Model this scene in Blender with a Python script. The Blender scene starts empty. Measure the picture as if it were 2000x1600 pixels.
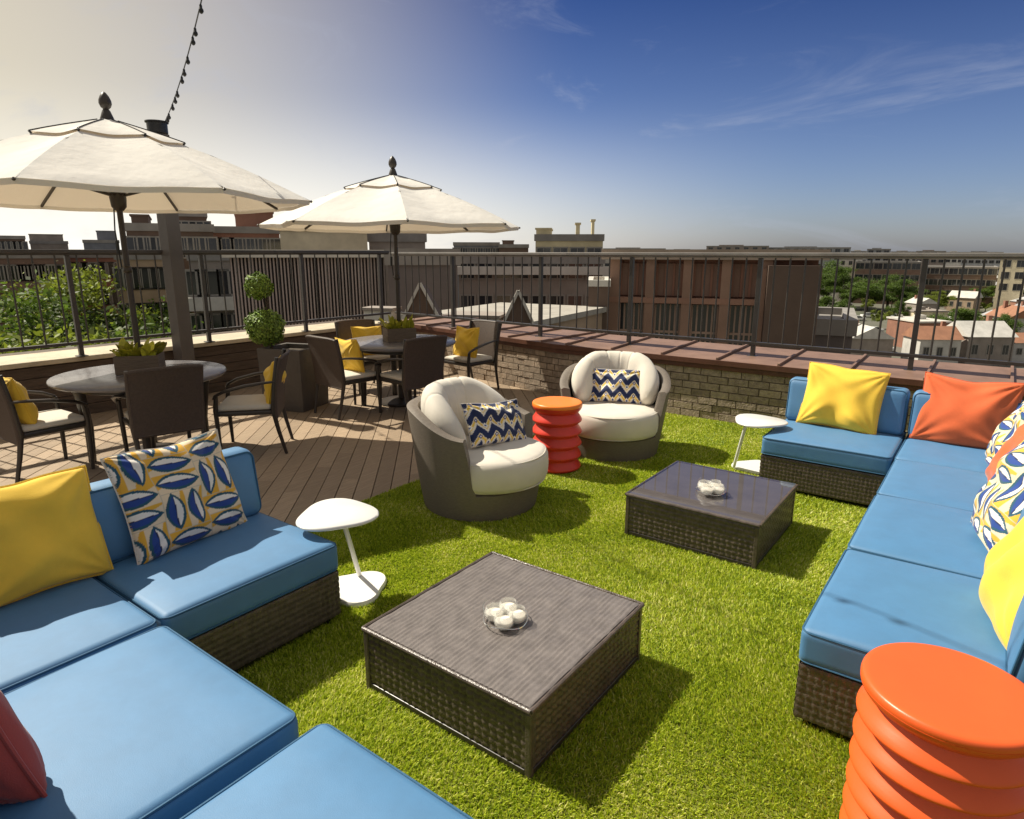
import bpy, bmesh, math, random
import numpy as np
from mathutils import Vector, Matrix, noise as mnoise
R = math.radians
random.seed(7); rng = np.random.default_rng(7)
SC = bpy.context.scene
COL = SC.collection

# ------------------------------------------------------------------ camera
CAM = Vector((0, 0, 1.75)); PITCH = R(13.568); YAW = R(36.569); ROLL = R(0.0756)
FPX = 1270.4                                   # focal length in pixels of a 2000 px wide frame
fw = Vector((-math.sin(YAW)*math.cos(PITCH), math.cos(YAW)*math.cos(PITCH), -math.sin(PITCH)))
rt = Vector((math.cos(YAW), math.sin(YAW), 0)); up = rt.cross(fw)
rt2 = math.cos(ROLL)*rt + math.sin(ROLL)*up; up2 = -math.sin(ROLL)*rt + math.cos(ROLL)*up
cd = bpy.data.cameras.new('camera'); cam = bpy.data.objects.new('camera', cd); COL.objects.link(cam)
cam.matrix_world = Matrix(((rt2.x, up2.x, -fw.x, CAM.x), (rt2.y, up2.y, -fw.y, CAM.y), (rt2.z, up2.z, -fw.z, CAM.z), (0, 0, 0, 1)))
cd.sensor_width = 36; cd.lens = FPX/2000*36; cd.clip_start = 0.05; cd.clip_end = 6000
SC.camera = cam
SC.render.resolution_x, SC.render.resolution_y = 1024, 819

# ------------------------------------------------------------------ light
SUN_DIR = Vector((-0.86, -0.125, 1.0)).normalized()          # towards the sun
SUN_EL = math.asin(SUN_DIR.z); SUN_ROT = math.atan2(SUN_DIR.x, SUN_DIR.y)
sd = bpy.data.lights.new('sun', 'SUN'); sd.energy = 5.0; sd.angle = R(0.55); sd.color = (1.0, 0.925, 0.77)
so = bpy.data.objects.new('sun', sd); COL.objects.link(so)
so.rotation_euler = (-SUN_DIR).to_track_quat('-Z', 'Y').to_euler(); so.location = (-30, -5, 40)

W = bpy.data.worlds.new('World'); SC.world = W; W.use_nodes = True
def build_world():
    nt = W.node_tree; nt.nodes.clear(); N = nt.nodes.new; L = nt.links.new
    out = N('ShaderNodeOutputWorld'); bg = N('ShaderNodeBackground'); bg.inputs['Strength'].default_value = 0.10
    sky = N('ShaderNodeTexSky'); sky.sky_type = 'NISHITA'; sky.sun_disc = False
    sky.sun_elevation = SUN_EL; sky.sun_rotation = SUN_ROT; sky.air_density = 1.0; sky.dust_density = 1.2; sky.ozone_density = 3.0; sky.altitude = 200
    tc = N('ShaderNodeTexCoord'); sep = N('ShaderNodeSeparateXYZ'); L(tc.outputs['Generated'], sep.inputs[0])
    # elevation gradient: the upper sky is a deep polarised blue
    def mr(src, a, b, c, d, interp='SMOOTHSTEP'):
        m = N('ShaderNodeMapRange'); m.interpolation_type = interp
        for k, v in zip(('From Min', 'From Max', 'To Min', 'To Max'), (a, b, c, d)): m.inputs[k].default_value = v
        L(src, m.inputs['Value']); return m.outputs[0]
    def mix(kind, fac, a, b):
        m = N('ShaderNodeMix'); m.data_type = 'RGBA'; m.blend_type = kind
        if hasattr(fac, 'is_linked'): L(fac, m.inputs[0])
        else: m.inputs[0].default_value = fac
        for i, v in ((6, a), (7, b)):
            if hasattr(v, 'is_linked'): L(v, m.inputs[i])
            else: m.inputs[i].default_value = (*v, 1)
        return m.outputs[2]
    deep = mr(sep.outputs['Z'], 0.0, 0.36, 0.0, 1.0, 'LINEAR')
    tint = mix('MIX', deep, (0.70, 0.70, 0.84), (0.10, 0.185, 0.40))
    c = mix('MULTIPLY', 1.0, sky.outputs[0], tint)
    # forward scatter round the sun: warm and broad
    dot = N('ShaderNodeVectorMath'); dot.operation = 'DOT_PRODUCT'; L(tc.outputs['Generated'], dot.inputs[0]); dot.inputs[1].default_value = SUN_DIR
    # horizontal part of the same: the low sky on the sun's side is pale
    dh = N('ShaderNodeVectorMath'); dh.operation = 'DOT_PRODUCT'; L(tc.outputs['Generated'], dh.inputs[0])
    h = Vector((SUN_DIR.x, SUN_DIR.y, 0)).normalized(); dh.inputs[1].default_value = h
    g1 = mr(dh.outputs['Value'], 0.36, 1.10, 0.0, 1.0)
    c = mix('MIX', g1, c, (6.4, 5.6, 3.8))
    low = mr(sep.outputs['Z'], 0.22, -0.02, 0.0, 1.0)
    g2 = mr(dh.outputs['Value'], 0.05, 0.85, 0.0, 1.0)
    mm = N('ShaderNodeMath'); mm.operation = 'MULTIPLY'; L(low, mm.inputs[0]); L(g2, mm.inputs[1])
    c = mix('MIX', mm.outputs[0], c, (8.8, 8.4, 7.6))
    # thin cirrus streaks
    mp = N('ShaderNodeMapping'); mp.inputs['Scale'].default_value = (2.2, 5.0, 9.0); mp.inputs['Rotation'].default_value = (0.3, 0.5, 0.7)
    L(tc.outputs['Generated'], mp.inputs['Vector'])
    nz = N('ShaderNodeTexNoise'); nz.inputs['Scale'].default_value = 1.6; nz.inputs['Detail'].default_value = 7; nz.inputs['Roughness'].default_value = 0.62; nz.inputs['Distortion'].default_value = 0.8
    L(mp.outputs[0], nz.inputs['Vector'])
    cf = mr(nz.outputs[0], 0.52, 0.80, 0.0, 0.34)
    c = mix('MIX', cf, c, (3.6, 3.9, 4.8))
    # pale fill added to the unseen sky overhead and behind the viewer
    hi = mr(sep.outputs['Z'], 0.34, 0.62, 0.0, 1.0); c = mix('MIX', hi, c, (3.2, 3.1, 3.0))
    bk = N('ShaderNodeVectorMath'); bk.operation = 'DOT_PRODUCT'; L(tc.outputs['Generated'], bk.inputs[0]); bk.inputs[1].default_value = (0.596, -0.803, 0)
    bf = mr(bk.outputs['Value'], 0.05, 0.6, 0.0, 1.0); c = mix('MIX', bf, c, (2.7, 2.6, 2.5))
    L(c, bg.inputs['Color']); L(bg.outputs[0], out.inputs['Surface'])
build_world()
SC.view_settings.view_transform = 'Standard'; SC.view_settings.look = 'None'; SC.view_settings.exposure = 0.42; SC.view_settings.gamma = 1.0
SC.cycles.max_bounces = 7; SC.cycles.transparent_max_bounces = 12; SC.cycles.use_denoising = True

# ------------------------------------------------------------------ materials
def nodes(m): return m.node_tree.nodes, m.node_tree.links
def mat(name, col, rough=0.6, metal=0.0, var=0.0, vscale=6.0, island=0.0, bump=0.0, bscale=60.0, spec=0.5, sheen=0.0, stretch=None, col2=None, coat=0.0, bdist=0.02, bump2=None):
    m = bpy.data.materials.new(name); m.use_nodes = True; n, l = nodes(m); b = n['Principled BSDF']
    b.inputs['Base Color'].default_value = (*col, 1); b.inputs['Roughness'].default_value = rough; b.inputs['Metallic'].default_value = metal
    b.inputs['Specular IOR Level'].default_value = spec
    if sheen: b.inputs['Sheen Weight'].default_value = sheen; b.inputs['Sheen Roughness'].default_value = 0.45
    if coat: b.inputs['Coat Weight'].default_value = coat; b.inputs['Coat Roughness'].default_value = 0.15
    tc = n.new('ShaderNodeTexCoord'); src = tc.outputs['Object']
    if stretch:
        mp = n.new('ShaderNodeMapping'); mp.inputs['Scale'].default_value = stretch[0]; mp.inputs['Rotation'].default_value = stretch[1]
        l.new(src, mp.inputs['Vector']); src = mp.outputs[0]
    if var or island or col2:
        cur = None
        c2 = col2 or tuple(x*(1-var) for x in col)
        nz = n.new('ShaderNodeTexNoise'); nz.inputs['Scale'].default_value = vscale; nz.inputs['Detail'].default_value = 5; nz.inputs['Roughness'].default_value = 0.65
        l.new(src, nz.inputs['Vector'])
        rmp = n.new('ShaderNodeMapRange'); rmp.inputs[1].default_value = 0.32; rmp.inputs[2].default_value = 0.70; l.new(nz.outputs[0], rmp.inputs[0])
        mx = n.new('ShaderNodeMix'); mx.data_type = 'RGBA'; mx.inputs[6].default_value = (*col, 1); mx.inputs[7].default_value = (*c2, 1)
        l.new(rmp.outputs[0], mx.inputs[0]); cur = mx.outputs[2]
        if island:
            g = n.new('ShaderNodeNewGeometry'); r2 = n.new('ShaderNodeMapRange'); r2.inputs[3].default_value = 1-island; r2.inputs[4].default_value = 1+island
            l.new(g.outputs['Random Per Island'], r2.inputs[0])
            vm = n.new('ShaderNodeVectorMath'); vm.operation = 'SCALE'; l.new(cur, vm.inputs[0]); l.new(r2.outputs[0], vm.inputs['Scale']); cur = vm.outputs[0]
        l.new(cur, b.inputs['Base Color'])
    if bump:
        nb = n.new('ShaderNodeTexNoise'); nb.inputs['Scale'].default_value = bscale; nb.inputs['Detail'].default_value = 3; l.new(src, nb.inputs['Vector'])
        bp = n.new('ShaderNodeBump'); bp.inputs['Strength'].default_value = bump; bp.inputs['Distance'].default_value = bdist; l.new(nb.outputs[0], bp.inputs['Height']); l.new(bp.outputs[0], b.inputs['Normal'])
        if bump2:
            n2 = n.new('ShaderNodeTexNoise'); n2.inputs['Scale'].default_value = bump2[1]; n2.inputs['Detail'].default_value = 2; n2.inputs['Distortion'].default_value = 0.6; l.new(src, n2.inputs['Vector'])
            b2 = n.new('ShaderNodeBump'); b2.inputs['Strength'].default_value = bump2[0]; b2.inputs['Distance'].default_value = bump2[2]; l.new(n2.outputs[0], b2.inputs['Height']); l.new(b2.outputs[0], bp.inputs['Normal'])
    return m
def attr_mat(name, rough=0.85):
    m = mat(name, (1, 1, 1), rough, sheen=0.2, bump=0.25, bscale=260, bdist=0.004); n, l = nodes(m)
    a = n.new('ShaderNodeAttribute'); a.attribute_name = 'pattern'; l.new(a.outputs['Color'], n['Principled BSDF'].inputs['Base Color']); return m
def glass_sheet(name, tint=(1, 1, 1), boost=1.0, rough=0.02):
    m = bpy.data.materials.new(name); m.use_nodes = True; n, l = nodes(m); n.remove(n['Principled BSDF'])
    t = n.new('ShaderNodeBsdfTransparent'); t.inputs[0].default_value = (*tint, 1); g = n.new('ShaderNodeBsdfGlossy'); g.inputs['Roughness'].default_value = rough
    f = n.new('ShaderNodeLayerWeight'); f.inputs[0].default_value = 0.5; pw = n.new('ShaderNodeMath'); pw.operation = 'POWER'; pw.inputs[1].default_value = 5.0; l.new(f.outputs['Facing'], pw.inputs[0])
    mm = n.new('ShaderNodeMath'); mm.operation = 'MULTIPLY_ADD'; mm.use_clamp = True; mm.inputs[1].default_value = 0.95*boost; mm.inputs[2].default_value = 0.05*boost; l.new(pw.outputs[0], mm.inputs[0])
    mx = n.new('ShaderNodeMixShader'); l.new(mm.outputs[0], mx.inputs[0]); l.new(t.outputs[0], mx.inputs[1]); l.new(g.outputs[0], mx.inputs[2]); l.new(mx.outputs[0], n['Material Output'].inputs[0]); return m
def cloth_trans(name, col, tcol, tr=0.35):
    m = bpy.data.materials.new(name); m.use_nodes = True; n, l = nodes(m); n.remove(n['Principled BSDF'])
    d = n.new('ShaderNodeBsdfDiffuse'); d.inputs[0].default_value = (*col, 1); t = n.new('ShaderNodeBsdfTranslucent'); t.inputs[0].default_value = (*tcol, 1)
    tc = n.new('ShaderNodeTexCoord'); nb = n.new('ShaderNodeTexNoise'); nb.inputs['Scale'].default_value = 5; nb.inputs['Detail'].default_value = 4; l.new(tc.outputs['Object'], nb.inputs['Vector'])
    bp = n.new('ShaderNodeBump'); bp.inputs['Strength'].default_value = 0.25; bp.inputs['Distance'].default_value = 0.06; l.new(nb.outputs[0], bp.inputs['Height']); l.new(bp.outputs[0], d.inputs['Normal'])
    mx = n.new('ShaderNodeMixShader'); mx.inputs[0].default_value = tr; l.new(d.outputs[0], mx.inputs[1]); l.new(t.outputs[0], mx.inputs[2]); l.new(mx.outputs[0], n['Material Output'].inputs[0]); return m

M = {}
M['sofa'] = mat('blue_canvas', (0.050, 0.190, 0.385), 0.64, var=0.12, vscale=9, bump=0.22, bscale=380, sheen=0.08, spec=1.0, bdist=0.002, bump2=(0.05, 7, 0.02))
M['piping'] = mat('blue_piping', (0.022, 0.10, 0.20), 0.7, bump=0.2, bscale=300)
M['wicker_top'] = mat('wicker_sky_sheen', (0.20, 0.175, 0.165), 0.34, var=0.35, vscale=20, bump=0.15, bscale=150, spec=0.6)  # sky reflection on the table top put into a lighter, greyer wicker
M['slat_top'] = mat('grey_slat_top', (0.13, 0.115, 0.112), 0.5, var=0.25, vscale=9)
M['wicker'] = mat('dark_wicker', (0.125, 0.096, 0.080), 0.28, var=0.55, vscale=26, bump=0.2, bscale=150, spec=0.6)
M['rattan'] = mat('taupe_wicker', (0.20, 0.168, 0.138), 0.55, var=0.25, vscale=40, bump=0.5, bscale=170, spec=0.4, stretch=((1, 1, 3.5), (0, 0, 0)), bdist=0.006)
M['sling'] = mat('brown_sling', (0.085, 0.060, 0.048), 0.6, var=0.3, vscale=60, bump=0.4, bscale=240, bdist=0.004)
M['frame'] = mat('bronze_frame', (0.040, 0.032, 0.028), 0.36, var=0.3, vscale=12, spec=0.6)
M['rail'] = mat('railing_paint', (0.055, 0.047, 0.042), 0.42, var=0.35, vscale=7, spec=0.6)
M['tabletop'] = mat('grey_tabletop', (0.20, 0.19, 0.20), 0.24, var=0.25, vscale=14, spec=0.6)
M['canvas_white'] = mat('white_canvas', (0.70, 0.65, 0.565), 0.85, var=0.10, vscale=5, bump=0.22, bscale=300, sheen=0.2, bdist=0.004)
M['white_metal'] = mat('white_enamel', (0.82, 0.81, 0.78), 0.28, var=0.04, vscale=6)
M['orange'] = mat('orange_plastic', (0.80, 0.115, 0.022), 0.36, var=0.06, vscale=8, spec=0.5, bump=0.03, bscale=400)
M['red'] = mat('orange_plastic_shaded', (0.72, 0.050, 0.030), 0.34, var=0.06, vscale=8, spec=0.5)  # orange stool's sides, their shade put into a redder colour
M['yellow'] = mat('yellow_linen', (0.93, 0.60, 0.055), 0.85, var=0.10, vscale=10, bump=0.3, bscale=280, sheen=0.25, bdist=0.004)
M['orange_cloth'] = mat('orange_linen', (0.70, 0.13, 0.035), 0.85, var=0.14, vscale=10, bump=0.3, bscale=260, sheen=0.25, bdist=0.004)
M['red_cloth'] = mat('red_linen', (0.48, 0.060, 0.040), 0.85, var=0.14, vscale=10, bump=0.3, bscale=260, sheen=0.25, bdist=0.004)
M['pattern'] = attr_mat('printed_cotton')
M['umb'] = cloth_trans('umbrella_canvas', (0.93, 0.905, 0.86), (0.55, 0.45, 0.33), 0.26)
M['umb_frame'] = mat('umbrella_bronze', (0.045, 0.034, 0.026), 0.4, var=0.2)
M['deck'] = mat('deck_boards', (0.41, 0.305, 0.205), 0.62, col2=(0.27, 0.20, 0.14), vscale=7, island=0.20, bump=0.35, bscale=24, spec=0.35, stretch=((9, 0.7, 3), (0, 0, R(-43))))
M['deck_under'] = mat('deck_shadow_gap', (0.02, 0.015, 0.012), 0.9)
M['brick'] = mat('tan_brick', (0.46, 0.365, 0.275), 0.85, var=0.45, vscale=16, island=0.22, bump=0.8, bscale=60, spec=0.2, bdist=0.012)
M['mortar'] = mat('mortar', (0.20, 0.155, 0.11), 0.95, var=0.3, bump=0.6, bscale=90)
M['coping'] = mat('copper_brown_coping', (0.27, 0.165, 0.122), 0.5, var=0.35, vscale=4, bump=0.06, bscale=6, spec=0.3)
M['fascia'] = mat('rust_brown_fascia', (0.15, 0.060, 0.035), 0.5, var=0.35, vscale=8)
M['cap_cream'] = mat('cream_coping', (0.62, 0.53, 0.38), 0.7, var=0.3, vscale=5, bump=0.15, bscale=40)
M['left_wall'] = mat('brown_cladding', (0.13, 0.092, 0.066), 0.8, var=0.45, vscale=5, bump=0.5, bscale=16, stretch=((1, 1, 8), (0, 0, 0)))
M['stone'] = mat('grey_box_planter', (0.105, 0.092, 0.082), 0.75, var=0.2, vscale=9, bump=0.25, bscale=80)
M['wood_box'] = mat('weathered_wood_box', (0.20, 0.15, 0.105), 0.8, var=0.45, vscale=8, bump=0.4, bscale=30, stretch=((1, 1, 8), (0, 0, 0)))
M['leaf_y'] = mat('yellow_green_leaf', (0.58, 0.56, 0.04), 0.55, var=0.5, vscale=14, island=0.4)
M['topiary'] = mat('boxwood_leaf', (0.21, 0.33, 0.045), 0.6, var=0.3, vscale=12, island=0.55)
M['stem'] = mat('bark', (0.075, 0.055, 0.038), 0.9, var=0.4, bump=0.6, bscale=40)
M['post'] = mat('grey_post', (0.115, 0.10, 0.092), 0.6, var=0.2, vscale=5, bump=0.1, bscale=20)
M['black'] = mat('black_fitting', (0.012, 0.012, 0.013), 0.4)
M['turf_base'] = mat('turf_backing', (0.17, 0.19, 0.02), 0.95, var=0.4, vscale=30)
M['wax'] = mat('candle_wax', (0.85, 0.80, 0.70), 0.5)
M['steel'] = mat('polished_steel', (0.72, 0.72, 0.70), 0.18, metal=1.0)
M['pane_front'] = glass_sheet('table_glass', (0.95, 0.95, 0.95), 1.1, 0.10)
M['pane_back'] = glass_sheet('smoked_table_glass', (0.96, 0.95, 0.96), 1.7, 0.012)
def votive_mat():
    m = mat('votive_glass', (0.86, 0.86, 0.82), 0.06, spec=0.8, coat=0.5); n, l = nodes(m); t = n.new('ShaderNodeBsdfTransparent'); mx = n.new('ShaderNodeMixShader'); mx.inputs[0].default_value = 0.30
    l.new(t.outputs[0], mx.inputs[1]); l.new(n['Principled BSDF'].outputs[0], mx.inputs[2]); l.new(mx.outputs[0], n['Material Output'].inputs[0]); return m
M['votive'] = votive_mat()
# turf blades
def turf_mat():
    m = mat('turf_blades', (0.1, 0.2, 0.02), 0.5, spec=0.45); n, l = nodes(m); b = n['Principled BSDF']
    g = n.new('ShaderNodeNewGeometry'); cr = n.new('ShaderNodeValToRGB'); e = cr.color_ramp.elements
    e[0].position = 0.0; e[0].color = (0.19, 0.29, 0.012, 1); e[1].position = 1.0; e[1].color = (0.86, 0.82, 0.30, 1)
    for pz, c in ((0.35, (0.40, 0.50, 0.024, 1)), (0.70, (0.56, 0.64, 0.040, 1)), (0.88, (0.66, 0.68, 0.10, 1))):
        q = e.new(pz); q.color = c
    tc = n.new('ShaderNodeTexCoord'); nz = n.new('ShaderNodeTexNoise'); nz.inputs['Scale'].default_value = 2.2; nz.inputs['Detail'].default_value = 5; l.new(tc.outputs['Object'], nz.inputs['Vector'])
    ad = n.new('ShaderNodeMath'); ad.operation = 'MULTIPLY_ADD'; ad.inputs[1].default_value = 0.9; ad.inputs[2].default_value = -0.45; l.new(nz.outputs[0], ad.inputs[0])
    a2 = n.new('ShaderNodeMath'); a2.operation = 'ADD'; l.new(ad.outputs[0], a2.inputs[0]); l.new(g.outputs['Random Per Island'], a2.inputs[1])
    l.new(a2.outputs[0], cr.inputs[0]); l.new(cr.outputs[0], b.inputs['Base Color'])
    t = n.new('ShaderNodeBsdfTranslucent'); l.new(cr.outputs[0], t.inputs[0]); mx = n.new('ShaderNodeMixShader'); mx.inputs[0].default_value = 0.42
    l.new(b.outputs[0], mx.inputs[1]); l.new(t.outputs[0], mx.inputs[2]); l.new(mx.outputs[0], n['Material Output'].inputs[0]); return m
M['turf'] = turf_mat()

# ------------------------------------------------------------------ mesh helpers
class MB:
    def __init__(s): s.v = []; s.f = []; s.mi = []; s.cur = 0
    def add(s, vs, fs):
        o = len(s.v); s.v.extend([tuple(map(float, q)) for q in vs]); s.f.extend([tuple(i+o for i in f) for f in fs]); s.mi.extend([s.cur]*len(fs)); return s
    def box(s, x0, x1, y0, y1, z0, z1):
        return s.add([(x0, y0, z0), (x1, y0, z0), (x1, y1, z0), (x0, y1, z0), (x0, y0, z1), (x1, y0, z1), (x1, y1, z1), (x0, y1, z1)],
                     [(0, 3, 2, 1), (4, 5, 6, 7), (0, 1, 5, 4), (1, 2, 6, 5), (2, 3, 7, 6), (3, 0, 4, 7)])
    def obox(s, a, b, w, h, upv=(0, 0, 1)):
        """a bar from a to b, w wide and h high"""
        a = Vector(a); b = Vector(b); d = (b-a).normalized(); u = Vector(upv)
        if abs(d.dot(u)) > 0.98: u = Vector((0, 1, 0))
        x = d.cross(u).normalized(); z = x.cross(d).normalized(); vs = []
        for q in (a, b):
            for sx, sz in ((-1, -1), (1, -1), (1, 1), (-1, 1)): vs.append(q + x*(sx*w/2) + z*(sz*h/2))
        return s.add(vs, [(0, 1, 2, 3), (7, 6, 5, 4), (0, 4, 5, 1), (1, 5, 6, 2), (2, 6, 7, 3), (3, 7, 4, 0)])
    def tube(s, pts, r, n=10, closed=False, flat=1.0):
        pts = [Vector(q) for q in pts]; k = len(pts); rr = r if isinstance(r, (list, tuple)) else [r]*k; vs = []; prev = None
        for i, q in enumerate(pts):
            d = (pts[(i+1) % k]-pts[i-1]) if closed else (pts[min(i+1, k-1)]-pts[max(i-1, 0)])
            d.normalize()
            if prev is None:
                u = Vector((0, 0, 1)) if abs(d.z) < 0.9 else Vector((1, 0, 0)); x = d.cross(u).normalized()
            else: x = (prev - d*prev.dot(d)).normalized()
            prev = x; y = d.cross(x)
            for j in range(n):
                a = 2*math.pi*j/n; vs.append(q + x*(math.cos(a)*rr[i]) + y*(math.sin(a)*rr[i]*flat))
        fs = []
        for i in range(k if closed else k-1):
            i2 = (i+1) % k
            for j in range(n): fs.append((i*n+j, i*n+(j+1) % n, i2*n+(j+1) % n, i2*n+j))
        if not closed: fs += [tuple(range(n-1, -1, -1)), tuple((k-1)*n+j for j in range(n))]
        return s.add(vs, fs)
    def lathe(s, prof, n=40, c=(0, 0, 0), sq=1.0):
        vs = []; fs = []; k = len(prof)
        for r, z in prof:
            for j in range(n):
                a = 2*math.pi*j/n; vs.append((c[0]+r*math.cos(a), c[1]+r*math.sin(a)*sq, c[2]+z))
        for i in range(k-1):
            for j in range(n): fs.append((i*n+j, i*n+(j+1) % n, (i+1)*n+(j+1) % n, (i+1)*n+j))
        fs += [tuple(range(n-1, -1, -1)), tuple((k-1)*n+j for j in range(n))]
        return s.add(vs, fs)
    def grid(s, P):
        """P: array (a, b, 3)"""
        a, b = P.shape[:2]; vs = P.reshape(-1, 3); fs = [(i*b+j, i*b+j+1, (i+1)*b+j+1, (i+1)*b+j) for i in range(a-1) for j in range(b-1)]
        return s.add(vs, fs)
    def build(s, name, m, parent=None, smooth=True, bevel=0.0, angle=40, segs=2):
        me = bpy.data.meshes.new(name); me.from_pydata(s.v, [], s.f)
        ms = m if isinstance(m, (list, tuple)) else [m]
        for q in ms: me.materials.append(q)
        if len(ms) > 1: me.polygons.foreach_set('material_index', s.mi)
        if smooth:
            me.polygons.foreach_set('use_smooth', [True]*len(me.polygons)); me.set_sharp_from_angle(angle=R(angle))
        me.update()
        o = bpy.data.objects.new(name, me); COL.objects.link(o)
        if parent: o.parent = parent
        if bevel:
            b = o.modifiers.new('bevel', 'BEVEL'); b.width = bevel; b.segments = segs; b.limit_method = 'ANGLE'; b.angle_limit = R(35)
        return o
def tag(o, label=None, cat=None, group=None, kind=None):
    if label: o['label'] = label
    if cat: o['category'] = cat
    if group: o['group'] = group
    if kind: o['kind'] = kind
    return o
def thing(name, loc, rz, label, cat, group=None):
    o = bpy.data.objects.new(name, None); o.empty_display_size = 0.1; COL.objects.link(o); o.location = loc; o.rotation_euler = (0, 0, rz); return tag(o, label, cat, group)
def dup(o, parent=None):
    c = o.copy(); COL.objects.link(c)
    if parent is not None: c.parent = parent
    for ch in list(o.children): dup(ch, c)
    return c
def dup_thing(o, loc, rz, label):
    c = dup(o); c.location = loc; c.rotation_euler = (0, 0, rz); c['label'] = label; return c
def struct(o): o['kind'] = 'structure'; return o
def face(fx, fy): return math.atan2(fx, -fy)          # things are built facing -y
def weave(mb, o, u, v, w, h, cu=0.03, cv=0.03, amp=0.006, sub=4, nrm=None):
    """a woven panel: strands over and under, real relief"""
    o = np.array(o, float); u = np.array(u, float); v = np.array(v, float); n = np.cross(u, v) if nrm is None else np.array(nrm, float)
    nu = max(1, round(w/cu)); nv = max(1, round(h/cv)); U = np.linspace(0, nu, nu*sub+1); V = np.linspace(0, nv, nv*sub+1); U, V = np.meshgrid(U, V, indexing='ij')
    i = np.minimum(np.floor(U), nu-1); j = np.minimum(np.floor(V), nv-1); fu = U-i; fv = V-j
    ph = np.sqrt(np.clip(1-(2*fv-1)**2, 0, 1)); pv = np.sqrt(np.clip(1-(2*fu-1)**2, 0, 1))
    s1 = (-1)**j*np.sin(np.pi*U); s2 = -((-1)**i)*np.sin(np.pi*V)
    H = np.maximum(.5*ph+.42*s1, .5*pv+.42*s2); H = np.clip(H, -.3, 1)*amp
    H *= 1+0.25*np.sin(U*7.7+V*3.1)
    P = o + (U/nu*w)[..., None]*u + (V/nv*h)[..., None]*v + H[..., None]*n
    a, b = P.shape[:2]; mb.grid(P if np.dot(np.cross(u, v), n) < 0 else P); return mb
def rbox(a, b, c, r, puff=0.0, inner=9, arc=4, sidepuff=0.0):
    """rounded box (half sizes a, b, c) as vertices and faces; puff swells the top"""
    def axis(h):
        t = [-h + r*(1-math.cos(math.pi/2*k/arc)) for k in range(arc)] + list(np.linspace(-h+r, h-r, inner)) + [h - r*(1-math.cos(math.pi/2*k/arc)) for k in range(arc-1, -1, -1)]
        return np.array(t)
    ax = [axis(a), axis(b), axis(c)]; hs = (a, b, c); key = {}; vs = []; fs = []
    def vid(q):
        k = tuple(np.round(q, 6))
        if k not in key: key[k] = len(vs); vs.append(q)
        return key[k]
    for d in range(3):
        e, g = (d+1) % 3, (d+2) % 3
        for sgn in (-1, 1):
            ids = np.empty((len(ax[e]), len(ax[g])), int)
            for i, x in enumerate(ax[e]):
                for j, y in enumerate(ax[g]):
                    q = [0, 0, 0]; q[d] = sgn*hs[d]; q[e] = x; q[g] = y; ids[i, j] = vid(q)
            for i in range(len(ax[e])-1):
                for j in range(len(ax[g])-1):
                    f = (ids[i, j], ids[i+1, j], ids[i+1, j+1], ids[i, j+1]); fs.append(f if sgn > 0 else f[::-1])
    V = np.array(vs, float); inn = np.clip(V, -np.array(hs)+r, np.array(hs)-r); d = V-inn; ln = np.linalg.norm(d, axis=1, keepdims=True); ln[ln == 0] = 1
    V = inn + d/ln*r
    if puff:
        k = np.clip(1-(V[:, 0]/a)**4, 0, 1)*np.clip(1-(V[:, 1]/b)**4, 0, 1); V[:, 2] += puff*k*np.where(V[:, 2] > 0, 1, -0.0)
    if sidepuff:
        k = np.clip(1-(V[:, 0]/a)**2, 0, 1)*np.clip(1-(V[:, 2]/c)**2, 0, 1); V[:, 1] += sidepuff*k*np.sign(V[:, 1])
    return V, fs
def wob(V, amp, seed, freq=6.0):
    r = np.random.default_rng(seed); o = np.zeros(len(V))
    for k in range(6):
        d = r.normal(size=3); d /= np.linalg.norm(d); o += np.sin(V@d*freq*(0.6+0.35*k)+r.uniform(0, 6.28))/(1+0.6*k)
    return o*amp

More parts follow.
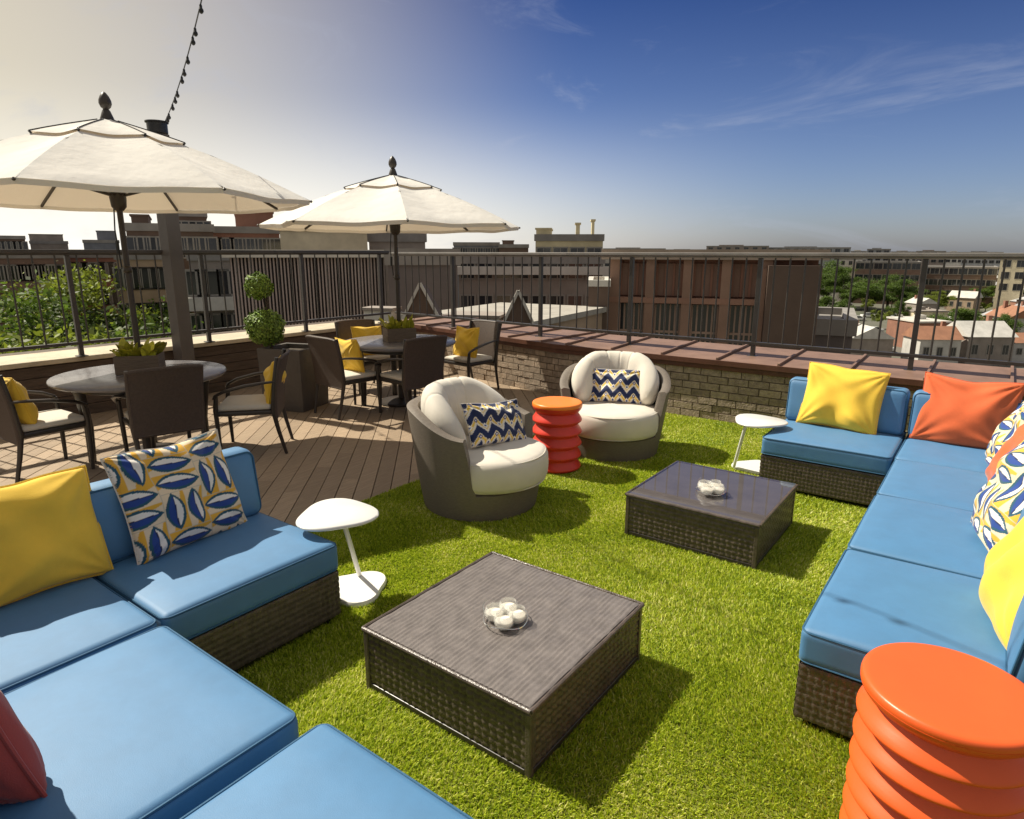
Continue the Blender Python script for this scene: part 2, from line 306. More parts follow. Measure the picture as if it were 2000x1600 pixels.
# ------------------------------------------------------------------ terrace floor
X_EDGE = -3.49
def clip_poly(poly, x0, x1, y0, y1):
    def cl(ps, f, inter):
        o = []
        for i in range(len(ps)):
            a, b = ps[i-1], ps[i]
            if f(b):
                if not f(a): o.append(inter(a, b))
                o.append(b)
            elif f(a): o.append(inter(a, b))
        return o
    for ax, lim, sg in ((0, x0, 1), (0, x1, -1), (1, y0, 1), (1, y1, -1)):
        if not poly: return poly
        def inter(a, b):
            t = (lim-a[ax])/(b[ax]-a[ax]); return (a[0]+(b[0]-a[0])*t, a[1]+(b[1]-a[1])*t)
        poly = cl(poly, lambda q: (q[ax]-lim)*sg >= 0, inter)
    return poly
def build_deck():
    mb = MB(); ang = R(133); d = Vector((math.cos(ang), math.sin(ang))); p = Vector((-d.y, d.x)); wd, gap = 0.125, 0.007
    for k in range(-75, 75):
        t = -9 + random.uniform(0, 3)
        while t < 12:
            ln = random.choice((2.4, 3.0, 3.6)); a = d*t + p*(k*(wd+gap)); b = d*(t+ln-0.005) + p*(k*(wd+gap)); t += ln
            o = Vector((-5.6, 3.2)); hw = wd/2
            for inset, z0, z1 in ((0, -0.022, 0.0),):
                poly = [tuple(o+a-p*hw), tuple(o+b-p*hw), tuple(o+b+p*hw), tuple(o+a+p*hw)]
                poly = clip_poly(poly, -7.93, X_EDGE-0.002, -1.6, 7.6)
                if len(poly) < 3: continue
                n = len(poly); cx = sum(q[0] for q in poly)/n; cy = sum(q[1] for q in poly)/n; e = 0.003
                top = []
                for q in poly:
                    r_ = Vector((cx-q[0], cy-q[1])); l_ = r_.length or 1
                    top.append((q[0]+r_.x/l_*e, q[1]+r_.y/l_*e))
                dz = random.uniform(-0.0012, 0.0012)
                vs = [(q[0], q[1], z0) for q in poly] + [(q[0], q[1], z1-0.003+dz) for q in poly] + [(q[0], q[1], z1+dz) for q in top]
                fs = [tuple(range(2*n, 3*n))]
                for i in range(n):
                    j = (i+1) % n; fs += [(i, j, n+j, n+i), (n+i, n+j, 2*n+j, 2*n+i)]
                mb.add(vs, fs)
    struct(mb.build('deck', M['deck'], smooth=False))
    b = MB(); b.box(-8.2, 4.2, -2.6, 7.9, -0.40, -0.026); struct(b.build('terrace_slab', M['deck_under'], smooth=False))
    b = MB(); b.box(X_EDGE+0.001, 4.0, -2.4, 7.0, -0.02, 0.0); struct(b.build('lawn', M['turf_base'], smooth=False))
build_deck()
def build_turf():
    x0, x1, y0, y1 = X_EDGE+0.004, 0.55, 0.75, 6.70
    # sofa, table and chair footprints carry no blades
    foot = [(-0.41, .6, 2.38, 5.8), (-1.27, .6, 4.93, 5.8), (-3.3, -2.39, .0, 1.78), (-2.4, -.6, .0, .96), (-2.65, -2.41, 1.90, 2.14), (-1.84, -1.09, 1.55, 2.33), (-1.68, -.93, 3.55, 4.29)]
    pts = []
    for (ymin, ymax, dens) in ((0.75, 2.6, 40000), (2.6, 4.4, 27000), (4.4, 6.70, 17000)):
        n = int((x1-x0)*(ymax-ymin)*dens); q = np.stack([rng.uniform(x0, x1, n), rng.uniform(ymin, ymax, n)], 1); pts.append(q)
    P = np.concatenate(pts); keep = np.ones(len(P), bool)
    for a, b, c, d in foot: keep &= ~((P[:, 0] > a) & (P[:, 0] < b) & (P[:, 1] > c) & (P[:, 1] < d))
    P = P[keep]; n = len(P)
    dist = np.hypot(P[:, 0], P[:, 1]); wdt = (0.0013 + 0.0005*dist)*rng.uniform(.7, 1.3, n)
    hgt = rng.uniform(.011, .024, n)*(1+.25*np.sin(P[:, 0]*5+1)*np.sin(P[:, 1]*4.3)); az = rng.uniform(0, 2*np.pi, n); lean = rng.uniform(.002, .020, n)
    # the pile lies slightly towards one side in soft patches
    bias = np.stack([np.sin(P[:, 1]*2.1+P[:, 0]*1.3), np.cos(P[:, 0]*2.7-P[:, 1]*1.1)], 1)*.006
    wx, wy = np.cos(az)*wdt, np.sin(az)*wdt; la = rng.uniform(0, 2*np.pi, n); lx, ly = np.cos(la)*lean+bias[:, 0], np.sin(la)*lean+bias[:, 1]
    V = np.zeros((n, 5, 3), np.float32)
    V[:, 0, 0] = P[:, 0]-wx; V[:, 0, 1] = P[:, 1]-wy; V[:, 1, 0] = P[:, 0]+wx; V[:, 1, 1] = P[:, 1]+wy
    V[:, 2, 0] = P[:, 0]+wx*.8+lx*.35; V[:, 2, 1] = P[:, 1]+wy*.8+ly*.35; V[:, 3, 0] = P[:, 0]-wx*.8+lx*.35; V[:, 3, 1] = P[:, 1]-wy*.8+ly*.35; V[:, 2:4, 2] = (hgt*.6)[:, None]
    V[:, 4, 0] = P[:, 0]+lx; V[:, 4, 1] = P[:, 1]+ly; V[:, 4, 2] = hgt; V[:, :, 2] -= .001
    me = bpy.data.meshes.new('grass'); me.vertices.add(n*5); me.vertices.foreach_set('co', V.ravel())
    base = np.arange(n)[:, None]*5; loops = np.concatenate([base+np.array([0, 1, 2, 3]), base+np.array([3, 2, 4])], 1).ravel().astype(np.int32)
    me.loops.add(len(loops)); me.loops.foreach_set('vertex_index', loops)
    st = (np.arange(n)[:, None]*7+np.array([0, 4])).ravel().astype(np.int32); me.polygons.add(2*n); me.polygons.foreach_set('loop_start', st)
    me.update(calc_edges=True); me.validate(); me.materials.append(M['turf'])
    o = bpy.data.objects.new('grass', me); COL.objects.link(o)
    tag(o, 'short bright green artificial grass covering the lounge area', 'artificial grass', kind='stuff')
build_turf()

# ------------------------------------------------------------------ parapets and railings
CORNER = (-7.95, 7.42); BEND = (-4.3, 6.70)
def seg_frame(a, b):
    a = Vector((*a, 0)); b = Vector((*b, 0)); d = (b-a).normalized(); return a, d, (b-a).length, Vector((-d.y, d.x, 0))
def brick_parapet():
    root = thing('brick_parapet', (0, 0, 0), 0, 'tan brick parapet wall with wide brown metal coping behind the lawn', 'parapet wall')
    br = MB(); core = MB(); cop = MB(); fas = MB(); seam = []
    segs = [((3.6, 6.745), (BEND[0], 6.745)), ((BEND[0], 6.745), (CORNER[0], 7.44))]
    for si, (a, b) in enumerate(segs):
        A, d, L, n0 = seg_frame(a, b); out = -n0 if n0.y < 0 else n0         # outwards (away from the terrace)
        def pt(s, o, z): return A + d*s + out*o + Vector((0, 0, z))
        def slab(mb, s0, s1, o0, o1, z0, z1, zo=0.0):
            vs = [pt(s0, o0, z0), pt(s1, o0, z0), pt(s1, o1, z0), pt(s0, o1, z0), pt(s0, o0, z1), pt(s1, o0, z1), pt(s1, o1, z1+zo), pt(s0, o1, z1+zo)]
            mb.add(vs, [(0, 3, 2, 1), (4, 5, 6, 7), (0, 1, 5, 4), (1, 2, 6, 5), (2, 3, 7, 6), (3, 0, 4, 7)])
        slab(core, -0.02, L+0.06, 0.012, 0.95, -0.30, 0.575)
        h = 0.079; row = 0; z = 0.004
        while z < 0.56:
            s = -0.105*(row % 2)-.02*random.random()
            while s < L:
                w = random.choice((0.20, 0.21, 0.21, 0.22)); e0 = max(s, 0.0); e1 = min(s+w-0.010, L)
                if e1-e0 > 0.03:
                    pr = random.uniform(-0.004, 0.006); hh = min(h-0.010, 0.57-z)
                    tl = random.uniform(-.003, .003)
                    vs = [pt(e0, -pr, z), pt(e1, -pr+tl, z), pt(e1, 0.04, z), pt(e0, 0.04, z), pt(e0, -pr-tl*.7, z+hh), pt(e1, -pr, z+hh), pt(e1, .04, z+hh), pt(e0, .04, z+hh)]
                    br.add(vs, [(0, 3, 2, 1), (4, 5, 6, 7), (0, 1, 5, 4), (1, 2, 6, 5), (2, 3, 7, 6), (3, 0, 4, 7)])
                s += w
            z += h; row += 1
        slab(cop, -0.0, L+0.02, -0.04, 1.0, 0.625, 0.655, 0.035)
        slab(fas, -0.0, L+0.02, -0.030, -0.006, 0.548, 0.624); slab(fas, -0.0, L+0.02, -0.050, -0.041, 0.60, 0.657)
        s = 0.32 if si == 0 else 0.25
        while s < L:
            k = MB(); vs = [pt(s-.012, -.039, .655), pt(s+.012, -.039, .655), pt(s+.012, 1.0, .692), pt(s-.012, 1.0, .692), pt(s-.012, -.039, .682), pt(s+.012, -.039, .682), pt(s+.012, 1.0, .717), pt(s-.012, 1.0, .717)]
            k.add(vs, [(0, 3, 2, 1), (4, 5, 6, 7), (0, 1, 5, 4), (1, 2, 6, 5), (2, 3, 7, 6), (3, 0, 4, 7)]); seam.append(k); s += 0.62
    core.build('wall_core', M['mortar'], root, smooth=False); br.build('brick_face', M['brick'], root, smooth=False)
    c = cop.build('coping', M['coping'], root, smooth=False, bevel=.004)
    fas.build('fascia', M['fascia'], root, smooth=False, bevel=.003)
    for k in seam: k.build('standing_seam', M['coping'], c, smooth=False, bevel=.003)
brick_parapet()
def left_parapet():
    root = thing('clad_parapet', (0, 0, 0), 0, 'low brown clad parapet with cream coping along the deck', 'parapet wall')
    w = MB()
    z = 0.0
    for k in range(5):                                     # horizontal cladding boards
        w.box(-8.30, -7.945-0.004*(k % 2), -2.4, 7.40, z-.3 if k == 0 else z, z+.112); z += .118
    w.build('cladding', M['left_wall'], root, smooth=False, bevel=.004)
    c = MB(); c.box(-8.55, -7.88, -2.4, 7.30, .602, .655); c.build('coping', M['cap_cream'], root, smooth=False, bevel=.01)
    c = MB(); c.box(-9.2, -8.552, -2.4, 7.6, .52, .60); c.build('outer_ledge', M['left_wall'], root, smooth=False)
left_parapet()
def railing(path, bal_step, label, top_w=0.10, top_h=0.035, gray=None, zt=1.735, post_s=1.44, first=0.0):
    """path: list of (x, y); posts every post_s along it"""
    root = thing('railing', (path[0][0], path[0][1], 0.66), 0, label, 'railing', 'metal railings on the parapets'); o = Vector((path[0][0], path[0][1], 0.66))
    top = MB(); bot = MB(); tm = zt-0.66
    for i in range(len(path)-1):
        a = Vector((*path[i], 0.66))-o; b = Vector((*path[i+1], 0.66))-o; ex = (b-a).normalized()*0.03
        e0 = Vector() if i == 0 else ex; 
        top.obox(a-e0+Vector((0, 0, tm)), b+ex+Vector((0, 0, tm)), top_w, top_h); top.obox(a+Vector((0, 0, tm-.028)), b+Vector((0, 0, tm-.028)), .045, .02)
        bot.obox(a+Vector((0, 0, .145)), b+Vector((0, 0, .145)), .05, .032)
        L = (b-a).length; d = (b-a).normalized(); s = first if i == 0 else 0.0
        posts = []
        while s <= L+0.01: posts.append(s); s += post_s
        for s in posts:
            k = MB(); q = a+d*s; k.obox(q+Vector((0, 0, -.01)), q+Vector((0, 0, tm-.038)), .045, .045, d); k.obox(q+Vector((0, 0, .0)), q+Vector((0, 0, .012)), .10, .10, d)
            k.build('post', M['rail'], root, smooth=False, bevel=.004)
        n = int(L/bal_step)
        for j in range(n+1):
            s = (first % bal_step)+j*bal_step
            if s > L or any(abs(s-q) < .03 for q in posts): continue
            q = a+d*s; k = MB(); k.tube([q+Vector((0, 0, .16)), q+Vector((0, 0, tm-.038))], .009, 8); k.build('baluster', M['rail'], root)
    top.build('top_rail', gray or M['rail'], root, smooth=False, bevel=.006); bot.build('bottom_rail', M['rail'], root, smooth=False, bevel=.004)
M['rail_top'] = mat('pale_rail_cap', (0.27, 0.25, 0.235), 0.5, var=0.3, vscale=5)  # lighter grey than the posts and balusters
railing([(3.8, 7.22), (-4.40, 7.13)], 0.147, 'bronze metal railing on the brick parapet behind the blue sofa', first=4.4-1.47*2, post_s=1.47, gray=M['rail_top'])
railing([(-4.40, 7.13), (-7.84, 7.40)], 0.16, 'short corner railing behind the far dining table', first=.45, post_s=1.66, gray=M['rail_top'])
railing([(-7.84, 7.28), (-7.84, -1.5)], 0.20, 'dark railing along the cream coping beside the near dining table', first=.18, post_s=1.43, top_h=.04, zt=1.755)

# ------------------------------------------------------------------ sofas
def wicker_base(name, a, b, z0, z1, parent, cell=.027):
    mb = MB(); h = z1-z0
    for (o, u, w) in (((-a, -b, z0), (1, 0, 0), 2*a), ((a, b, z0), (-1, 0, 0), 2*a), ((a, -b, z0), (0, 1, 0), 2*b), ((-a, b, z0), (0, -1, 0), 2*b)):
        weave(mb, o, u, (0, 0, 1), w, h, cell, cell)
    mb.box(-a+.004, a-.004, -b+.004, b-.004, z0+.002, z1)
    return mb.build(name, M['wicker'], parent, angle=80)
def loop_pts(a, b, r, z, n=6):
    pts = []
    for cx, cy, a0 in ((a-r, b-r, 0), (-a+r, b-r, 90), (-a+r, -b+r, 180), (a-r, -b+r, 270)):
        for k in range(n+1):
            t = R(a0+90*k/n); pts.append((cx+r*math.cos(t), cy+r*math.sin(t), z))
    return pts
def cushion(name, a, b, z0, z1, r, puff, parent, m, seed=0, pipe=True, xy=(0, 0)):
    c = (z1-z0)/2; V, F = rbox(a, b, c, r, puff); V[:, 2] += wob(V, .0022, seed, 7)*(V[:, 2] > 0); V[:, 0] += wob(V, .0015, seed+1, 9); V[:, 2] += (z0+z1)/2; V[:, 0] += xy[0]; V[:, 1] += xy[1]
    o = MB().add(V, F).build(name, m, parent, angle=180)
    if pipe:
        k = MB(); 
        for z in (z1-.012, z0+.012):
            k.tube([(x+xy[0], y+xy[1], q) for x, y, q in loop_pts(a-.004, b-.004, r*1.1, z)], .0048, 6, closed=True)
        k.build('piping', M['piping'], o)
    return o
def back_cushion(parent, w, seed, rot, off):
    """stands on the seat against a side: rot turns it, off is the distance from the middle"""
    V, F = rbox(w/2, .07, .175, .045, 0, sidepuff=.018); V[:, 1] += wob(V, .003, seed, 8)
    V[:, 1] += -(V[:, 2])*(-.12) * 1.0; V[:, 1] += off; V[:, 2] += .585
    c, s = math.cos(rot), math.sin(rot); X = V[:, 0]*c-V[:, 1]*s; Y = V[:, 0]*s+V[:, 1]*c; V[:, 0] = X; V[:, 1] = Y
    o = MB().add(V, F).build('back_cushion', M['sofa'], parent, angle=180)
    k = MB(); pts = []
    for x, z, y in [(q[0], q[1], 0) for q in loop_pts(w/2-.012, .163, .040, 0)]:
        for_y = -.060; yy = for_y + z*.12 + off; zz = z+.585; pts.append((x*c-yy*s, x*s+yy*c, zz))
    k.tube(pts, .005, 6, closed=True); k.build('piping', M['piping'], o)
    return o
def back_panel(parent, w, rot, off):
    k = MB(); c, s = math.cos(rot), math.sin(rot)
    def tr(x, y, z): return (x*c-y*s, x*s+y*c, z)
    b = MB(); b.box(-w/2, w/2, off-.022, off+.022, .05, .60)
    k.add([tr(*q) for q in b.v], b.f)
    o = k.build('back_frame', M['wicker'], parent, smooth=False, bevel=.012)
    return o
def sofa_module(cx, cy, rz, label, group, backs=(0,), w=.865, d=.855, seed=0, crease=None):
    t = thing('sofa_section', (cx, cy, 0), rz, label, 'sofa section', group)
    wicker_base('wicker_base', w/2-.012, d/2-.012, .035, .262, t)
    for sx in (-1, 1):
        for sy in (-1, 1):
            k = MB(); k.box(sx*(w/2-.06)-.02, sx*(w/2-.06)+.02, sy*(d/2-.06)-.02, sy*(d/2-.06)+.02, 0.0, .036); k.build('foot', M['black'], t, smooth=False)
    cu = cushion('seat_cushion', w/2-.002, d/2-.002, .264, .408, .030, .012, t, M['sofa'], seed)
    if crease is not None:
        k = MB(); k.tube([(-d*.0 + x, crease[0]+(x+w/2)/w*(crease[1]-crease[0]), .4165) for x in np.linspace(-w/2+.05, w/2-.03, 9)], .003, 6); k.build('seam', M['piping'], cu)
    for q in backs:
        rot = R(q); size = (w if q in (0, 180) else d); off = (d/2 if q in (0, 180) else w/2)
        back_panel(t, size-.02, rot, off-.03)
        wd = size-.012 if len(backs) == 1 else size-.19
        back_cushion(t, wd if len(backs) == 1 else size-.012 if q == backs[0] else wd, seed+abs(q), rot, off-.165)
    return t
GR = 'sections of the right blue sofa'; GL = 'sections of the left blue sofa'
sofa_module(-.87, 5.33, 0, 'blue sofa end section holding the bright yellow pillow beside the far white side table', GR, (0,), seed=1)
sofa_module(.005, 5.33, 0, 'blue sofa corner section holding the plain orange pillow', GR, (0, -90), seed=2)
sofa_module(.005, 4.495, R(-90), 'blue sofa section just in front of the corner section with the orange pillow', GR, (0,), w=.80, seed=3)
sofa_module(.005, 3.655, R(-90), 'blue sofa section with the largest printed pillow at its back', GR, (0,), w=.865, seed=4)
sofa_module(.005, 2.78, R(-90), 'blue sofa end section next to the large near orange stool', GR, (0,), w=.865, seed=5)
sofa_module(-2.79, 1.395, R(90), 'blue sofa end section carrying the leaf print pillow beside the near white side table', GL, (0,), w=.83, seed=6)
sofa_module(-2.79, .55, R(90), 'blue sofa corner section carrying the large yellow pillow', GL, (0, 90), w=.845, d=.85, seed=7)
sofa_module(-1.925, .45, R(180), 'blue sofa section half shaded by the red pillow', GL, (0,), w=.835, d=1.05, seed=8)
sofa_module(-1.02, .46, R(180), 'blue sofa section at the bottom edge nearest the front coffee table', GL, (0,), w=.84, d=1.09, seed=9)

# ------------------------------------------------------------------ pillows
NAVY = (0.009, 0.020, 0.085); BLUE = (0.016, 0.055, 0.26); CREAM = (0.78, 0.63, 0.43); WHITE = (0.82, 0.78, 0.72); YEL = (0.74, 0.40, 0.04); TEAL = (0.015, 0.085, 0.13)
def leaf_pattern(u, v, s=2.7):
    out = np.zeros(u.shape+(3,)); U = u*s+.35; V = v*s+.2+.35*np.floor(U); ci, cj = np.floor(U), np.floor(V); fu, fv = U-ci, V-cj; flip = (ci+cj) % 2 == 1
    a = np.where(flip, fv, fu); b = np.where(flip, fu, fv)              # a runs across the pair, b along the leaf
    two = np.floor(a*2); aa = (a*2-two-.5)*2; bb = (b-.5)*2              # -1..1 in one leaf's cell
    lens = np.abs(aa+.10*bb)/.86 - (1-np.abs(bb/.98)**2.0)
    out[:] = CREAM; out[(aa-bb*.6) > .15] = YEL
    out[lens < .03] = TEAL
    inn = lens < -.27; out[inn] = WHITE; out[inn & (aa+.10*bb < .03)] = BLUE; out[inn & (np.abs(aa+.10*bb-.01) < .05)] = NAVY
    edge = (np.abs(bb) > .985) | (np.abs(aa) > .985); out[edge & (lens > .03)] = (0.55, 0.48, 0.36)
    return out
def ikat_pattern(u, v, nx=4.2, ny=2.6):
    x = u*nx; tri = np.abs((x % 1)-.5)*2; jag = .025*np.sin(v*160+np.floor(x*9)*2.1)
    t = (v*ny + tri*.62 + jag) % 1; out = np.zeros(u.shape+(3,)); out[:] = NAVY
    out[(t > .26) & (t < .50)] = (.80, .74, .62); out[(t >= .46) & (t < .68)] = (.80, .54, .08); out[(t >= .66) & (t < .73)] = (.80, .72, .58)
    cx = (x+.5) % 1-.5; row = (v*ny+.40) % 1-.5
    dm = np.abs(cx)/.17+np.abs(row)/.20; out[dm < 1] = WHITE; out[dm < .42] = BLUE
    cx2 = x % 1-.5; row2 = (v*ny+.02) % 1-.5; dm2 = np.abs(cx2)/.13+np.abs(row2)/.15; out[dm2 < 1] = BLUE; out[dm2 < .45] = WHITE
    out[(t > .23) & (t < .265)] = BLUE
    return out
def pillow(name, w, h, t, m, seed, parent_args, n=56, pattern=None, flange=False, pinch=.05):
    """parent_args: (bottom centre, facing direction, lean in degrees, roll in degrees, label, category, group)"""
    loc, fdir, lean, roll, label, cat, group = parent_args
    N = 150 if pattern else n; r = np.random.default_rng(seed); u, v = np.meshgrid(np.linspace(-1, 1, N), np.linspace(-1, 1, N), indexing='ij')
    prof = (np.clip(1-u**2, 0, 1)**.5*np.clip(1-v**2, 0, 1)**.5)**.78
    x = u*w/2*(1-pinch*(1-v**2)*(1+.5*r.uniform(-1, 1))); z = v*h/2*(1-pinch*(1-u**2)); z += .02*h*np.sin(u*2.2+r.uniform(0, 6))
    # drag lines from the corners and a soft dent at the top
    wr = np.zeros_like(u)
    for sx in (-1, 1):
        for sy in (-1, 1):
            dx, dy = u-sx, v-sy; d = np.hypot(dx, dy); a = np.arctan2(dy*sy, dx*sx); wr += np.sin(a*13+r.uniform(0, 6))*np.exp(-d*1.7)*.019*r.uniform(.5, 1.1)
    for k in range(5):
        a = r.uniform(0, 6.28); wr += .007*np.sin((u*math.cos(a)+v*math.sin(a))*r.uniform(3, 8)+r.uniform(0, 6))
    dent = .10*np.exp(-(u*u)/.10)*np.clip(v, 0, 1)**3; z -= dent*h*.25
    prof2 = prof*(1-.20*v)                                     # fuller towards the bottom
    V = []; F = []; C = []
    for sgn in (-1, 1):
        y = sgn*(prof2*t/2 + wr*prof*1.2)
        V.append(np.stack([x, y, z], -1).reshape(-1, 3))
        if pattern: C.append(pattern((u+1)/2 if sgn < 0 else 1-(u+1)/2, (v+1)/2).reshape(-1, 3))
    idx = np.arange(N*N).reshape(N, N); q = np.stack([idx[:-1, :-1], idx[1:, :-1], idx[1:, 1:], idx[:-1, 1:]], -1).reshape(-1, 4)
    V = np.concatenate(V); F = [tuple(k) for k in q] + [tuple(k[::-1]+N*N) for k in q]
    V[:, 2] += h/2*.97
    mb = MB().add(V, F); o = mb.build(name, m, None, angle=180)
    # weld the two sides along the seam
    bm = bmesh.new(); bm.from_mesh(o.data)
    if pattern:
        CC = np.concatenate(C); lay = bm.verts.layers.float_color.new('pattern'); bm.verts.ensure_lookup_table()
        for k, vt in enumerate(bm.verts): vt[lay] = (*CC[k], 1)
    bmesh.ops.remove_doubles(bm, verts=bm.verts, dist=1e-5); bm.to_mesh(o.data); bm.free()
    for p_ in o.data.polygons: p_.use_smooth = True
    k = MB(); e = []
    ii = [(i, 0) for i in range(N)] + [(N-1, j) for j in range(1, N)] + [(i, N-1) for i in range(N-2, -1, -1)] + [(0, j) for j in range(N-2, 0, -1)]
    for i, j in ii[::max(1, N//48)]: e.append((x[i, j]*1.004, 0, z[i, j]*1.004+h/2*.97))
    if flange: k.tube(e, .006, 6, closed=True, flat=1.0)
    else: k.tube(e, .0035, 6, closed=True)
    sm = k.build('seam_piping', m if not pattern else M['canvas_white'], o)
    o.rotation_mode = 'XYZ'
    rot = Matrix.Rotation(face(*fdir), 4, 'Z') @ Matrix.Rotation(R(-lean), 4, 'X') @ Matrix.Rotation(R(roll), 4, 'Y')
    o.matrix_world = Matrix.Translation(loc) @ rot
    return tag(o, label, cat, group)
SP = 'sofa throw pillows'
pillow('throw_pillow', .52, .47, .17, M['yellow'], 3, ((-2.93, .78, .415), (1, .0), 16, 0, 'large golden yellow pillow leaning on the left blue sofa corner', 'pillow', SP), flange=True)
pillow('throw_pillow', .56, .50, .17, M['pattern'], 4, ((-2.90, 1.40, .415), (1, .10), 17, -2, 'square leaf print pillow in blue, white and yellow on the left blue sofa', 'pillow', SP), pattern=leaf_pattern)
pillow('throw_pillow', .52, .46, .20, M['red_cloth'], 5, ((-2.00, .31, .415), (-.35, 1), 14, 0, 'dark red pillow cut off by the left edge of the view', 'pillow', SP), flange=True)
pillow('throw_pillow', .58, .50, .18, M['yellow'], 6, ((-.90, 5.45, .415), (-.05, -1), 18, 2, 'bright yellow square pillow on the far end of the right sofa', 'pillow', SP))
pillow('throw_pillow', .60, .50, .18, M['orange_cloth'], 7, ((-.10, 5.48, .415), (-.08, -1), 18, 2, 'orange square pillow sitting in the corner of the right sofa', 'pillow', SP))
pillow('throw_pillow', .52, .48, .17, M['pattern'], 8, ((.13, 4.93, .415), (-1, -.15), 18, 0, 'printed pillow between the two orange pillows on the right sofa', 'pillow', SP), pattern=leaf_pattern)
pillow('throw_pillow', .52, .44, .18, M['orange_cloth'], 9, ((.15, 4.42, .415), (-1, -.12), 18, 0, 'orange pillow squeezed between two printed pillows on the right sofa', 'pillow', SP))
pillow('throw_pillow', .58, .52, .19, M['pattern'], 10, ((.11, 3.62, .415), (-1, -.22), 19, 0, 'largest printed pillow at the right edge, just behind the near yellow one', 'pillow', SP), pattern=leaf_pattern)
pillow('throw_pillow', .56, .52, .21, M['yellow'], 12, ((.17, 2.80, .415), (-1, -.16), 19, 0, 'pale yellow pillow above the near orange stool at the right edge', 'pillow', SP), flange=True)

# ------------------------------------------------------------------ coffee tables
def coffee_table(x0, x1, y0, y1, label, kind):
    t = thing('coffee_table', ((x0+x1)/2, (y0+y1)/2, 0), 0, label, 'coffee table', 'dark wicker coffee tables on the grass'); a, b = (x1-x0)/2, (y1-y0)/2
    mb = MB(); h0, h1 = .03, .262; ac = a-.014; bc = b-.014
    for (o, u, w) in (((-ac, -bc, h0), (1, 0, 0), 2*ac), ((ac, bc, h0), (-1, 0, 0), 2*ac), ((ac, -bc, h0), (0, 1, 0), 2*bc), ((-ac, bc, h0), (0, -1, 0), 2*bc)): weave(mb, o, u, (0, 0, 1), w, h1-h0, .034, .029, .011)
    mb.box(-ac+.004, ac-.004, -bc+.004, bc-.004, h0+.001, h1)
    mb.build('woven_sides', M['wicker'], t, angle=80)
    for sx in (-1, 1):
        for sy in (-1, 1):
            k = MB(); k.box(sx*(a-.012)-.012, sx*(a-.012)+.012, sy*(b-.012)-.012, sy*(b-.012)+.012, .0, .262); k.build('corner_post', M['wicker'], t, smooth=False, bevel=.004)
    k = MB(); k.box(-a+.025, a-.025, -b+.002, -b+.02, .012, .034); k.box(-a+.025, a-.025, b-.02, b-.002, .012, .034); k.box(-a+.002, -a+.02, -b+.025, b-.025, .012, .034); k.box(a-.02, a-.002, -b+.025, b-.025, .012, .034)
    k.build('bottom_rail', M['frame'], t, smooth=False, bevel=.003)
    top = MB(); top.box(-a, a, -b, b, .2635, .278)
    if kind == 'woven':
        weave(top, (-a+.012, -b+.012, .2788), (1, 0, 0), (0, 1, 0), 2*a-.024, 2*b-.024, .0215, .13, .0065, nrm=(0, 0, 1))
    o = top.build('table_top', M['wicker_top'] if kind == 'woven' else M['slat_top'], t, angle=60, bevel=0)
    g = MB(); x_, y_ = a-.004, b-.004; g.add([(-x_, -y_, .2885), (x_, -y_, .2885), (x_, y_, .2885), (-x_, y_, .2885), (-x_, -y_, .2800), (x_, -y_, .2800), (x_, y_, .2800), (-x_, y_, .2800)], [(0, 1, 2, 3), (4, 5, 1, 0), (5, 6, 2, 1), (6, 7, 3, 2), (7, 4, 0, 3)])
    if kind == 'glass': g.build('glass_pane', M['pane_back'], t, smooth=False)
    k = MB()
    for (p0, p1) in (((-a, -b), (a, -b)), ((a, -b), (a, b)), ((a, b), (-a, b)), ((-a, b), (-a, -b))): k.tube([(*p0, .276), (*p1, .276)], .009, 8)
    k.build('edge_braid', M['wicker'], t)
    return t
coffee_table(-1.878, -1.052, 1.523, 2.367, 'front dark wicker coffee table with woven top and four candle glasses', 'woven')
coffee_table(-1.716, -.896, 3.516, 4.324, 'back dark wicker coffee table with a reflective smoked glass top', 'glass')
def votives(x, y, z, rz, label):
    t = thing('candle_holder', (x, y, z), rz, label, 'candle holder', 'clusters of candle glasses on the coffee tables')
    for i, (dx, dy) in enumerate(((-.046, 0), (.046, .004), (0, .052), (.004, -.05))):
        k = MB(); k.lathe([(.018, 0), (.030, .004), (.041, .022), (.043, .040), (.036, .058), (.033, .062), (.0315, .058), (.039, .040), (.037, .022), (.026, .008), (.001, .007)], 24, (dx, dy, 0)); g = k.build('glass_cup', M['votive'], t, angle=60)
        k = MB(); k.lathe([(.001, .0085), (.028, .009), (.034, .020), (.035, .036), (.030, .040), (.004, .041), (.001, .041)], 20, (dx, dy, 0)); k.build('candle', M['wax'], g)
    k = MB(); k.tube([(.090*math.cos(a)*1.0, .094*math.sin(a)*1.0, .018+.006*math.sin(3*a)) for a in np.linspace(0, 2*math.pi, 40)[:-1]], .0022, 6, closed=True)
    k.tube([(-.090, 0, .018), (-.10, .02, .05), (-.088, .03, .07)], .0022, 6); k.tube([(.0, -.094, .018), (.0, 0, .003), (0, .094, .018)], .0018, 6); k.build('wire_frame', M['steel'], t)
votives(-1.44, 1.90, .284, R(25), 'four clear candle glasses on the front woven coffee table')
votives(-1.29, 3.83, .2895, R(-10), 'four candle glasses on the back glass topped coffee table')

